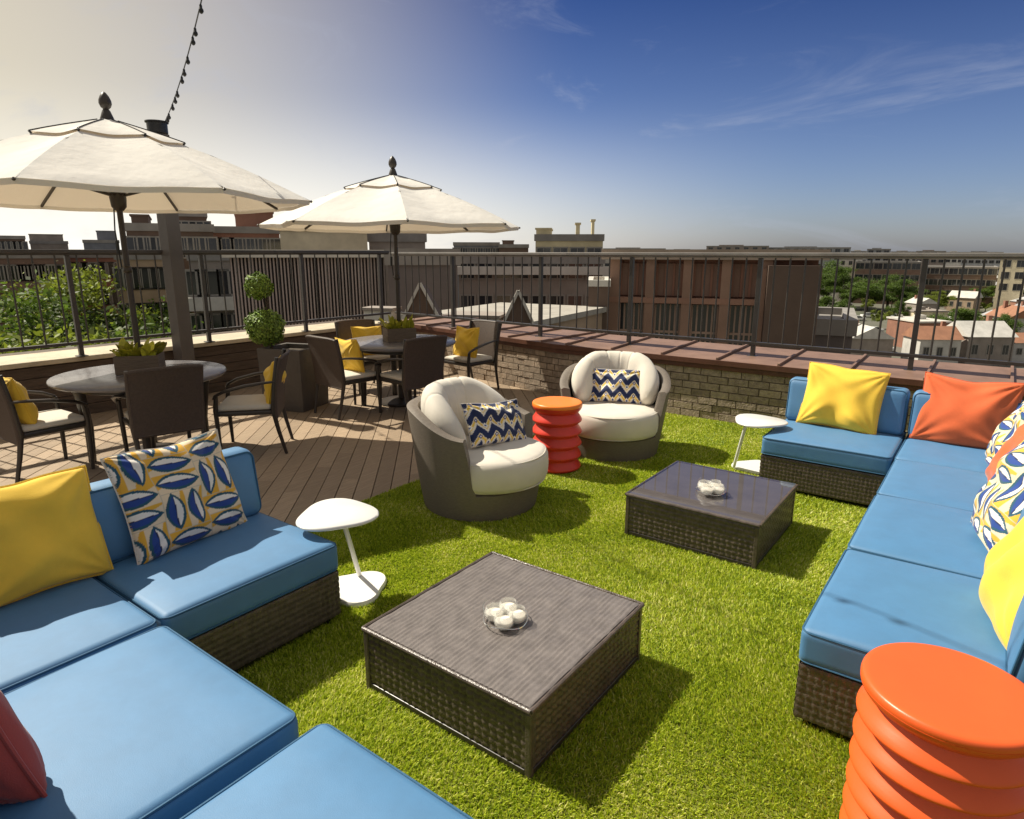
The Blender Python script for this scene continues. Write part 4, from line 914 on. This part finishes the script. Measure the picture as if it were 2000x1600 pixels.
red = bmat('red_brown_brick', (0.32, 0.155, 0.105)); dk = bmat('dark_brown_brick', (0.15, 0.10, 0.075)); tan = bmat('tan_render', (0.46, 0.34, 0.235)); crm = bmat('cream_render', (0.78, 0.68, 0.48)); gry = bmat('grey_concrete', (0.33, 0.285, 0.25)); wht = bmat('pale_render', (0.60, 0.58, 0.54)); slate = bmat('slate_grey_panel', (0.18, 0.155, 0.15))
PALE = bmat('pale_trim', (0.66, 0.63, 0.57))

# neighbouring flat roof just beyond the corner, with two small A-frame skylights
def low_roof():
    t = thing('flat_roof_building', (-8.0, 13.2, GZ), R(8), 'pale gravel roof of the next building just beyond the railing corner', 'building')
    k = MB(); k.box(-4.2, -.8, -2.2, 4, 0, 18.05); k.build('wall', tan, t, smooth=False)
    k = MB(); k.box(-4.3, -.7, -2.3, 4.1, 18.051, 18.2); k.box(-4.3, -.7, -2.3, -2.0, 18.2, 18.38); k.build('roof', bmat('gravel_roof', (0.42, 0.39, 0.34), vscale=3), t, smooth=False)
low_roof()
def a_frame(px, py, dist, w, h, dp, label):
    p = at(px, py, dist); t = thing('skylight', (p.x, p.y, .2), R(38), label, 'skylight', 'small A-frame skylights on the next roof')
    k = MB(); k.add([(-w/2, 0, 0), (w/2, 0, 0), (0, 0, h), (-w/2, dp, 0), (w/2, dp, 0), (0, dp, h)], [(0, 1, 2), (5, 4, 3), (0, 2, 5, 3), (1, 4, 5, 2), (0, 3, 4, 1)]); k.build('dark_body', dk, t, smooth=False)
    for sx in (-1, 1):
        k = MB(); k.obox((sx*w/2*1.05, -.02, -.0), (0, -.02, h*1.06), .05, .05); k.build('pale_edge', PALE, t, smooth=False)
a_frame(822, 600, 12.2, 1.0, .95, 1.0, 'dark A-frame skylight with pale edges beyond the far dining table')
a_frame(1012, 622, 11.6, .8, .85, .8, 'smaller dark A-frame skylight in front of the grey building with a white ledge')

# ribbed dark screen and the grey block beside it
def ribbed_screen():
    A = at(446, 492, 26); B = at(752, 492, 26); w = (B-A).length; rz = math.atan2(B.y-A.y, B.x-A.x); t = thing('ribbed_building', ((A.x+B.x)/2, (A.y+B.y)/2, GZ), rz, 'dark building clad in vertical metal ribs with a pale flat top edge', 'building'); h = A.z-GZ
    k = MB(); k.box(-w/2, w/2, .12, 9, 0, h-.2); k.build('wall', bmat('charcoal_panel', (0.085, 0.075, 0.075)), t, smooth=False)
    n = 46; k = MB()
    rm_ = bmat('ribbed_metal', (0.42, 0.35, 0.33))
    for i in range(n):
        k = MB(); x = -w/2+w*(i+.5)/n; k.box(x-.03, x+.022, -.06, .119, h-6.5, h-.21); k.build('rib', rm_, t, smooth=False)
    k = MB(); k.box(-w/2-.2, w/2+.05, -.3, 9.2, h-.199, h+.08); k.build('roof', PALE, t, smooth=False)
ribbed_screen()
building(757, 893, 499, 25, 8, slate, 'plain grey box building right of the ribbed dark building', boxes=())
building(545, 716, 440, 44, 12, crm, 'cream penthouse block behind the ribbed dark building', cat='building')
building(720, 830, 462, 46, 9, gry, 'grey rooftop block right of the cream penthouse', boxes=((.75, .95, .2, .6, .8),))
building(245, 415, 443, 60, 16, dk, 'dark brown building rising behind the big grey pole', rows=2, cols=7, boxes=((.05, .25, .2, .7, .9),))
building(345, 402, 416, 74, 14, dk, 'dark tower block peeking under the large umbrella', rows=2, cols=4)
building(402, 545, 448, 66, 15, red, 'red brown block between the dark tower and the cream penthouse', rows=2, cols=6, boxes=((.4, .95, .2, .8, 1.6),))
building(368, 452, 497, 42, 10, gry, 'grey apartment facade with pale balcony bands behind the topiary', rows=5, cols=4, win=(1.0, 1.3), floor=2.5, bands=PALE)
building(225, 330, 497, 52, 10, tan, 'tan apartment facade between the trees and the big pole', rows=5, cols=6, win=(.9, 1.3), floor=2.4)
building(-60, 126, 497, 74, 14, bmat('brown_concrete', (0.22, 0.14, 0.105)), 'long brown parking structure with open dark decks at the far left', rows=4, cols=9, win=(1.9, 1.2), floor=2.6, bands=bmat('brown_band', (0.22, 0.14, 0.105)))
building(126, 230, 497, 82, 12, red, 'brick building behind the tall left tree', rows=4, cols=6, win=(1.2, 1.4), floor=2.8)
building(-20, 48, 463, 150, 20, dk, 'dark flat block on the skyline at the far left', rows=2, cols=6)
building(58, 132, 473, 170, 18, gry, 'low grey block on the left skyline', boxes=((.0, .9, .1, .5, 1.5),))
building(162, 232, 471, 160, 16, bmat('blue_grey_block', (0.20, 0.21, 0.24)), 'blue grey block on the left skyline', boxes=((.4, .95, .2, .7, 2.0),))
# centre
building(895, 1178, 503, 38, 12, gry, 'grey building with a white ledge and round lamps beyond the railing', rows=3, cols=8, win=(.75, 1.1), floor=2.1, cornice=(.95, PALE), top_off=.6)
building(1046, 1178, 463, 62, 10, bmat('olive_cream', (0.72, 0.63, 0.40)), 'cream rooftop block with chimney stacks right of centre', rows=1, cols=4, win=(1.2, 1.2), boxes=((.60, .66, .2, .4, 1.2), (.84, .88, .2, .4, 1.5), (.0, .22, .1, .6, .7)))
building(886, 975, 476, 120, 14, bmat('blue_grey_block', (0.2, 0.21, 0.24)), 'blue grey glassy block on the skyline right of the far umbrella', rows=1, cols=6, win=(1.6, 1.6))
building(975, 1032, 480, 115, 14, dk, 'dark block on the skyline beside the cream rooftop block', boxes=((.1, .5, .2, .6, .8),))
def shopfront():
    d = 21.0; A = at(1192, 497, d); B = at(1605, 497, d); w = (B-A).length; rz = math.atan2(B.y-A.y, B.x-A.x); h = A.z-GZ+.15
    t = thing('brick_building', ((A.x+B.x)/2, (A.y+B.y)/2, GZ), rz, 'red brown brick building with tall window bays just beyond the railing', 'building')
    k = MB(); k.box(-w/2, w/2, .40, 11, 0, h-.3); k.build('wall', red, t, smooth=False)
    k = MB(); k.box(-w/2-.25, w/2+.2, -.15, 11.2, h-.299, h); k.build('roof', bmat('brown_roof_edge', (0.42, 0.33, 0.26)), t, smooth=False)
    n = 4; bw = w*.74/n
    pil = bmat('tan_pilaster', (0.37, 0.225, 0.16))
    for i in range(n+1):
        k = MB(); x = -w/2+.15+bw*i; k.box(x-.15, x+.15, .02, .399, h-5.5, h-.30); k.build('pilaster', pil, t, smooth=False)
    k = MB(); k.box(-w/2, -w/2+.3+bw*n, .0, .398, h-1.62, h-1.45); k.build('ledge', bmat('brown_ledge', (0.42, 0.23, 0.16)), t, smooth=False)
    for i in range(n):
        x0 = -w/2+.33+bw*i; x1 = x0+bw-.36
        k = MB(); k.box(x0, x1, .30, .399, h-1.40, h-.42); u = k.build('upper_window', bmat('window_blind', (0.26, 0.155, 0.115), var=.15), t, smooth=False)
        k = MB(); 
        for f in (.0, .34, .67, 1.0): k.box(x0+(x1-x0)*f-.03, x0+(x1-x0)*f+.03, .26, .299, h-1.40, h-.42)
        k.build('frame', red, u, smooth=False)
        k = MB(); k.box(x0, x1, .30, .399, h-3.6, h-1.66); u = k.build('lower_window', M['glass_dark'], t, smooth=False)
        k = MB()
        for f in np.linspace(0, 1, 6): k.box(x0+(x1-x0)*f-.025, x0+(x1-x0)*f+.025, .25, .298, h-3.6, h-1.66)
        k.box(x0+.03, x1-.03, .252, .296, h-2.55, h-2.48); k.build('frame', bmat('window_bar', (0.46, 0.32, 0.25)), u, smooth=False)
    k = MB(); k.box(w/2-w*.235, w/2, -.45, .398, h-4.6, h-.45); k.build('shaded_end', dk, t, smooth=False)  # end of the building, its shade put into a darker brick colour
    k = MB(); k.box(w/2-w*.255, w/2-w*.235-.01, -.12, .396, h-3.2, h-.55); k.build('downpipe', pil, t, smooth=False)
shopfront()
building(1150, 1190, 553, 19.5, 3.0, dk, 'small dark block with a white cap left of the red brown brick building', roof_m=PALE, p=.12)
building(1560, 1668, 636, 27, 6, slate, 'low dark flat roofed block right of the red brown brick building')
hz1 = bmat('hazy_tan', (0.42, 0.39, 0.36)); hz2 = bmat('hazy_grey', (0.33, 0.34, 0.36)); hz3 = bmat('hazy_brown', (0.30, 0.25, 0.23))  # distance haze mixed into these wall colours
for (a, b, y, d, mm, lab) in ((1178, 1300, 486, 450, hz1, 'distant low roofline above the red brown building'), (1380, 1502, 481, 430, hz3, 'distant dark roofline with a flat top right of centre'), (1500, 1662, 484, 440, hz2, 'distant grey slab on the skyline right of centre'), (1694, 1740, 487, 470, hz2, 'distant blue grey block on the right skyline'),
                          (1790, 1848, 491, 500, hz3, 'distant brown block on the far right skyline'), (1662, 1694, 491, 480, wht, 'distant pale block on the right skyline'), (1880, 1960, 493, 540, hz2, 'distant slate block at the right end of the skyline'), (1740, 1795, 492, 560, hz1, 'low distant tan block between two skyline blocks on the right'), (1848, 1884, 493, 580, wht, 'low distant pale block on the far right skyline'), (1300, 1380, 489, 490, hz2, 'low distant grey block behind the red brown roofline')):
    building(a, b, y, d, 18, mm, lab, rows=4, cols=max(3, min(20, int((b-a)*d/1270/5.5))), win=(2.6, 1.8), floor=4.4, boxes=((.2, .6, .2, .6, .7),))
building(1672, 1800, 512, 300, 30, bmat('brown_concrete', (.22, .14, .105)), 'brown mid rise with pale top storey beyond the right railing', rows=3, cols=7, win=(2.8, 2.2), floor=4.4)
building(1800, 1950, 522, 310, 30, dk, 'dark brown mid rise in the right distance', rows=3, cols=8, win=(2.8, 2.2), floor=4.2)
building(1955, 2010, 506, 290, 20, crm, 'cream tower at the right edge of the view', rows=3, cols=2, win=(2.2, 2.2), floor=4)
building(1640, 1685, 506, 310, 20, wht, 'pale building behind the trees right of the brick building', rows=3, cols=3)

# low houses with pale roofs in the neighbourhood on the right
HK = [((9, 7, 4.2), 'g', tan, PALE, 'tan house with a pale gabled roof'), ((7, 8, 5.0), 'f', dk, wht, 'dark brown house with a flat white roof'), ((12, 8, 3.8), 'g', red, bmat('light_grey_roof', (0.45, 0.45, 0.46)), 'red brick house with a light grey gabled roof'), ((10, 9, 4.6), 'f', crm, gry, 'cream house with a flat grey roof'),
      ((8, 7, 4.4), 'g', wht, bmat('rust_roof', (0.36, 0.17, 0.10)), 'white house with a rust red gabled roof'), ((11, 7, 5.6), 'f', red, PALE, 'red brick house with a flat pale roof'), ((8, 8, 4.0), 'g', gry, wht, 'grey house with a white gabled roof'), ((9, 8, 6.2), 'f', tan, slate, 'tall tan house with a flat slate roof')]
def make_house(kind):
    (w, d, h), rf, wm, rm, lab = HK[kind]; t = thing('house', (0, 0, 0), 0, lab+' in the low neighbourhood on the right', 'house', lab.replace(' house', ' houses', 1)+' in the low neighbourhood')
    k = MB(); k.box(-w/2, w/2, -d/2, d/2, 0, h); k.build('wall', wm, t, smooth=False)
    k = MB()
    if rf == 'f': k.box(-w/2-.25, w/2+.25, -d/2-.25, d/2+.25, h+.001, h+.35); k.box(-1.2, .4, -1, 1, h+.351, h+1.2); k.box(w*.3, w*.3+.6, d*.2, d*.2+.6, h+.351, h+.9)
    else:
        rh = 1.9; k.add([(-w/2-.4, -d/2-.4, h), (w/2+.4, -d/2-.4, h), (w/2+.4, d/2+.4, h), (-w/2-.4, d/2+.4, h), (-w/2-.4, 0, h+rh), (w/2+.4, 0, h+rh)], [(0, 1, 5, 4), (2, 3, 4, 5), (0, 4, 3), (1, 2, 5), (0, 3, 2, 1)])
    r = k.build('roof', rm, t, smooth=False)
    if rf == 'g':
        k = MB(); k.box(w*.25, w*.25+.7, .6, 1.3, h+.3, h+2.6); k.build('chimney', red, r, smooth=False)
    for j in range(3):
        o = bpy.data.objects.new('window', window_mesh(1.0, 1.3, M['win_frame'])); COL.objects.link(o); o.parent = t; o.location = (-w/2+w*(j+.5)/3, -d/2, h*.55)
    return t
HP = [make_house(k) for k in range(8)]; used = [False]*8
hr = random.Random(11); spots = []
for px in range(1650, 2050, 22):
    for py in (556, 570, 588, 610, 638, 672, 708):
        q = (px+hr.uniform(-12, 12), py+hr.uniform(-6, 6))
        if hr.random() < .22 or (q[0] < 1775 and 574 < q[1] < 655) or (1832 < q[0] < 1935 and 625 < q[1] < 690): continue
        g = on_ground(*q)
        if any((g-s_).length < 9.0 for s_ in spots): continue
        spots.append(g); kind = hr.choice((0, 1, 2, 3, 4, 5, 6, 6, 0, 7)); c = HP[kind] if not used[kind] else dup(HP[kind]); used[kind] = True
        c.location = g; c.rotation_euler = (0, 0, hr.choice((0.1, .64, .64, 2.2, -.4))+hr.uniform(-.1, .1)); s_ = hr.uniform(.7, 1.05); c.scale = (s_, s_, s_*hr.uniform(.9, 1.3))
# trees
LEAF = [mat('tree_leaf_'+n_, c_, 0.6, island=.55, var=.3, vscale=.5) for n_, c_ in (('mid', (0.11, 0.18, 0.022)), ('yellow', (0.21, 0.26, 0.028)), ('dark', (0.07, 0.11, 0.02)))]
for m_ in LEAF:
    n, l = nodes(m_); b_ = n['Principled BSDF']; t_ = n.new('ShaderNodeBsdfTranslucent'); mx_ = n.new('ShaderNodeMixShader'); mx_.inputs[0].default_value = .40
    l.new(b_.inputs['Base Color'].links[0].from_socket, t_.inputs[0]); l.new(b_.outputs[0], mx_.inputs[1]); l.new(t_.outputs[0], mx_.inputs[2]); l.new(mx_.outputs[0], n['Material Output'].inputs[0])
def tree_proto(seed, hgt, rad, m, clumps=46, per=900, leaf=.24):
    r = np.random.default_rng(seed); t = thing('tree', (0, 0, 0), 0, '', 'tree')
    k = MB(); k.tube([(0, 0, 0), (.1, .05, hgt*.35), (0, 0, hgt*.62)], [.32, .22, .12], 9)
    cs = []
    for i in range(clumps):
        d = r.normal(size=3); d /= np.linalg.norm(d); q = d*r.uniform(.45, 1.0)*np.array([rad, rad, hgt*.36])+np.array([0, 0, hgt*.64]); cs.append((q, rad*r.uniform(.20, .36)))
    for q, s_ in cs[:9]: k.tube([(0, 0, hgt*r.uniform(.35, .55)), tuple((q+np.array([0, 0, hgt*.5]))/2), tuple(q)], [.11, .07, .03], 6)
    k.build('trunk', M['stem'], t)
    C = np.concatenate([q+r.normal(size=(per, 3))*np.array([s_, s_, s_*.7])*.46 for q, s_ in cs]); n = len(C)
    D = r.normal(size=(n, 3)); D[:, 2] = np.abs(D[:, 2])*.8+.2; D /= np.linalg.norm(D, axis=1)[:, None]; A = np.cross(D, r.normal(size=(n, 3))); A /= np.linalg.norm(A, axis=1)[:, None]+1e-9; B_ = np.cross(D, A); Lf = (leaf*r.uniform(.5, 1.25, n))[:, None]
    V = np.stack([C-A*Lf*.5, C+B_*Lf*.3, C+A*Lf*.5, C-B_*Lf*.3], 1).reshape(-1, 3)
    k = MB(); k.add(V, [(4*i, 4*i+1, 4*i+2, 4*i+3) for i in range(len(V)//4)]); k.build('crown', m, t, smooth=False)
    return t
TP = [tree_proto(1, 13, 4.6, LEAF[0]), tree_proto(2, 14, 5.0, LEAF[1]), tree_proto(3, 12, 4.2, LEAF[2]), tree_proto(4, 8, 3.2, LEAF[0], 24, 500), tree_proto(5, 7, 2.8, LEAF[1], 22, 500)]
tu = [False]*5
def tree(kind, px, pytop, dist, label, group, s_=1.0):
    top = at(px, pytop, dist); H = (13, 14, 12, 8, 7)[kind]*1.10; k = (top.z-GZ)/H; c = TP[kind] if not tu[kind] else dup(TP[kind]); tu[kind] = True
    c.location = (top.x, top.y, GZ); c.rotation_euler = (0, 0, random.uniform(0, 6.28)); c.scale = (s_*k, s_*k, k); c['label'] = label; c['group'] = group
GT = 'trees below the left railing'; GT2 = 'trees in the neighbourhood on the right'
tree(1, 132, 486, 50, 'tallest yellow green tree below the left railing', GT, 1.04)
tree(2, 215, 535, 46, 'dark green tree right of the tallest yellow green one', GT, 1.10)
tree(0, 290, 576, 50, 'mid green tree between the umbrella pole and the big grey pole', GT, 0.91)
tree(1, 55, 592, 32, 'bushy yellow green tree low beside the left edge', GT, 1.10)
tree(0, -10, 540, 42, 'mid green tree cut by the left edge of the view', GT, 1.17)
tree(1, 165, 604, 29, 'low yellow green tree just outside the cream coping', GT, 1.10)
tree(0, 245, 612, 31, 'small mid green tree left of the big grey pole', GT, 0.98)
tree(2, 60, 552, 44, 'dark tree behind the bushy low one', GT, 1.04)
tree(2, 305, 626, 33, 'dark low tree at the foot of the tan apartment facade', GT, 0.91)
tree(4, 1130, 548, 24, 'slim bright tree left of the small dark block', GT2, .30)
def tree2(kind, px, pytop, pybase, label, s_):
    g = on_ground(px, pybase); d = math.hypot(g.x, g.y); tree(kind, px, pytop, d, label, GT2, s_)
for a in ((0, 1622, 505, 600, 'green tree right against the dark end of the brick building', 1.58), (0, 1655, 530, 604, 'mid green tree in front of the pale building right of the brick building', 1.68), (0, 1700, 542, 608, 'broad green tree in front of the brown mid rise', 2.10), (0, 1742, 534, 604, 'taller green tree beside the broad one on the right', 1.89), (3, 1885, 596, 672, 'yellow green tree among the pale roofs right of the railing post', 1.89),
          (4, 1848, 618, 660, 'small yellow green tree left of its larger neighbour among the pale roofs', 1.89), (3, 1992, 540, 596, 'dark green tree at the right edge of the view', 1.68), (2, 1978, 592, 640, 'dark tree low at the right edge', 1.68), (3, 1612, 574, 628, 'green tree just right of the low dark block', 1.68),
          (2, 1680, 540, 588, 'dark rounded tree behind the broad green one on the right', 1.9), (0, 1782, 556, 606, 'mid green tree right of the taller one before the brown mid rise', 1.8), (3, 1668, 520, 572, 'pale green tree in front of the blank pale block', 2.0), (1, 1835, 565, 614, 'yellow green tree just left of the right railing post', 1.7), (0, 1925, 550, 598, 'mid green tree below the dark brown mid rise', 1.8), (2, 1950, 606, 650, 'dark bushy tree among roofs near the right edge', 1.6), (3, 1760, 616, 654, 'small round green tree between low roofs', 1.6)): tree2(*a)
for px in range(1655, 2040, 30):
    for py in (562, 582, 606, 640, 686):
        if hr.random() < .5: continue
        g = on_ground(px+hr.uniform(-14, 14), py+hr.uniform(-7, 7))
        if any((g-s_).length < 6.0 for s_ in spots): continue
        spots.append(g); kd = hr.choice((3, 4, 3)); c = dup(TP[kd]); c.location = g; k_ = hr.uniform(.5, .95); c.scale = (k_, k_, k_); c.rotation_euler = (0, 0, hr.uniform(0, 6)); c['label'] = ('small mid green street tree among the low houses on the right', 'small yellow green street tree among the low houses on the right')[kd-3]; c['group'] = ('mid green street trees', 'yellow green street trees')[kd-3]
# parked cars seen between the houses
def make_car():
    t = thing('parked_car', (0, 0, 0), 0, '', 'car', 'parked cars in the streets below'); cm = [mat('car_paint_'+n_, c_, .3, coat=.6) for n_, c_ in (('white', (.75, .75, .74)),)][0]
    V, F = rbox(2.15, .88, .36, .16, 0, inner=4, arc=3); V[:, 2] += .62; MB().add(V, F).build('body', cm, t, angle=60)
    k = MB(); k.add([(-1.3, -.76, .95), (1.15, -.76, .95), (1.15, .76, .95), (-1.3, .76, .95), (-.85, -.66, 1.45), (.55, -.66, 1.45), (.55, .66, 1.45), (-.85, .66, 1.45)], [(4, 5, 6, 7), (0, 1, 5, 4), (1, 2, 6, 5), (2, 3, 7, 6), (3, 0, 4, 7)]); c = k.build('cabin', M['glass_dark'], t, smooth=False); k = MB(); k.box(-.85, .55, -.66, .66, 1.451, 1.50); k.build('car_roof', cm, t, smooth=False, bevel=.02)
    for x in (-1.35, 1.35):
        for y in (-.80, .80):
            k = MB(); k.tube([(x, y-.10, .32), (x, y+.10, .32)], [.32, .32], 18); k.build('wheel', M['black'], t)
    return t
car0 = make_car(); cn = 0
for px in range(1660, 2030, 21):
    for py in (575, 597, 622, 655, 690):
        if hr.random() < .52: continue
        g = on_ground(px+hr.uniform(-9, 9), py+hr.uniform(-7, 7))
        if any((g-s_).length < 7.4 for s_ in spots): continue
        spots.append(g+Vector((0, 0, 0))); c = car0 if cn == 0 else dup(car0); cn += 1; c.location = g; c.rotation_euler = (0, 0, hr.choice((.64, .64, 2.2))); c['label'] = 'small white parked car among the low houses beyond the right railing'
for i, (px, py) in enumerate(((395, 640), (440, 636), (470, 640), (420, 652), (330, 655), (350, 662))):
    g = on_ground(px, py); c = dup(car0); c.location = g; c.rotation_euler = (0, 0, .3); c['label'] = 'white parked car in the street below the left railing'; c['group'] = 'parked cars below the left railing'

def roof_vent(x, y, z, w, h, label):
    t = thing('roof_vent', (x, y, z), .4, label, 'roof vent', 'vents on the next roof'); k = MB(); k.box(-w/2, w/2, -w*.35, w*.35, .12, h); k.build('housing', PALE, t, smooth=False, bevel=.02)
    k = MB(); k.box(-w/2-.04, w/2+.04, -w*.35-.04, w*.35+.04, h+.001, h+.05); k.build('cap', gry, t, smooth=False)
    for sx in (-1, 1):
        k = MB(); k.box(sx*w*.4-.03, sx*w*.4+.03, -w*.3, w*.3, 0, .119); k.build('leg', gry, t, smooth=False)
p_ = at(930, 612, 12.0); roof_vent(p_.x, p_.y, .2, 1.0, .42, 'pale low vent between the two A-frame skylights')
p_ = at(745, 602, 12.6); roof_vent(p_.x, p_.y, .2, .55, .5, 'small pale vent left of the larger A-frame skylight')
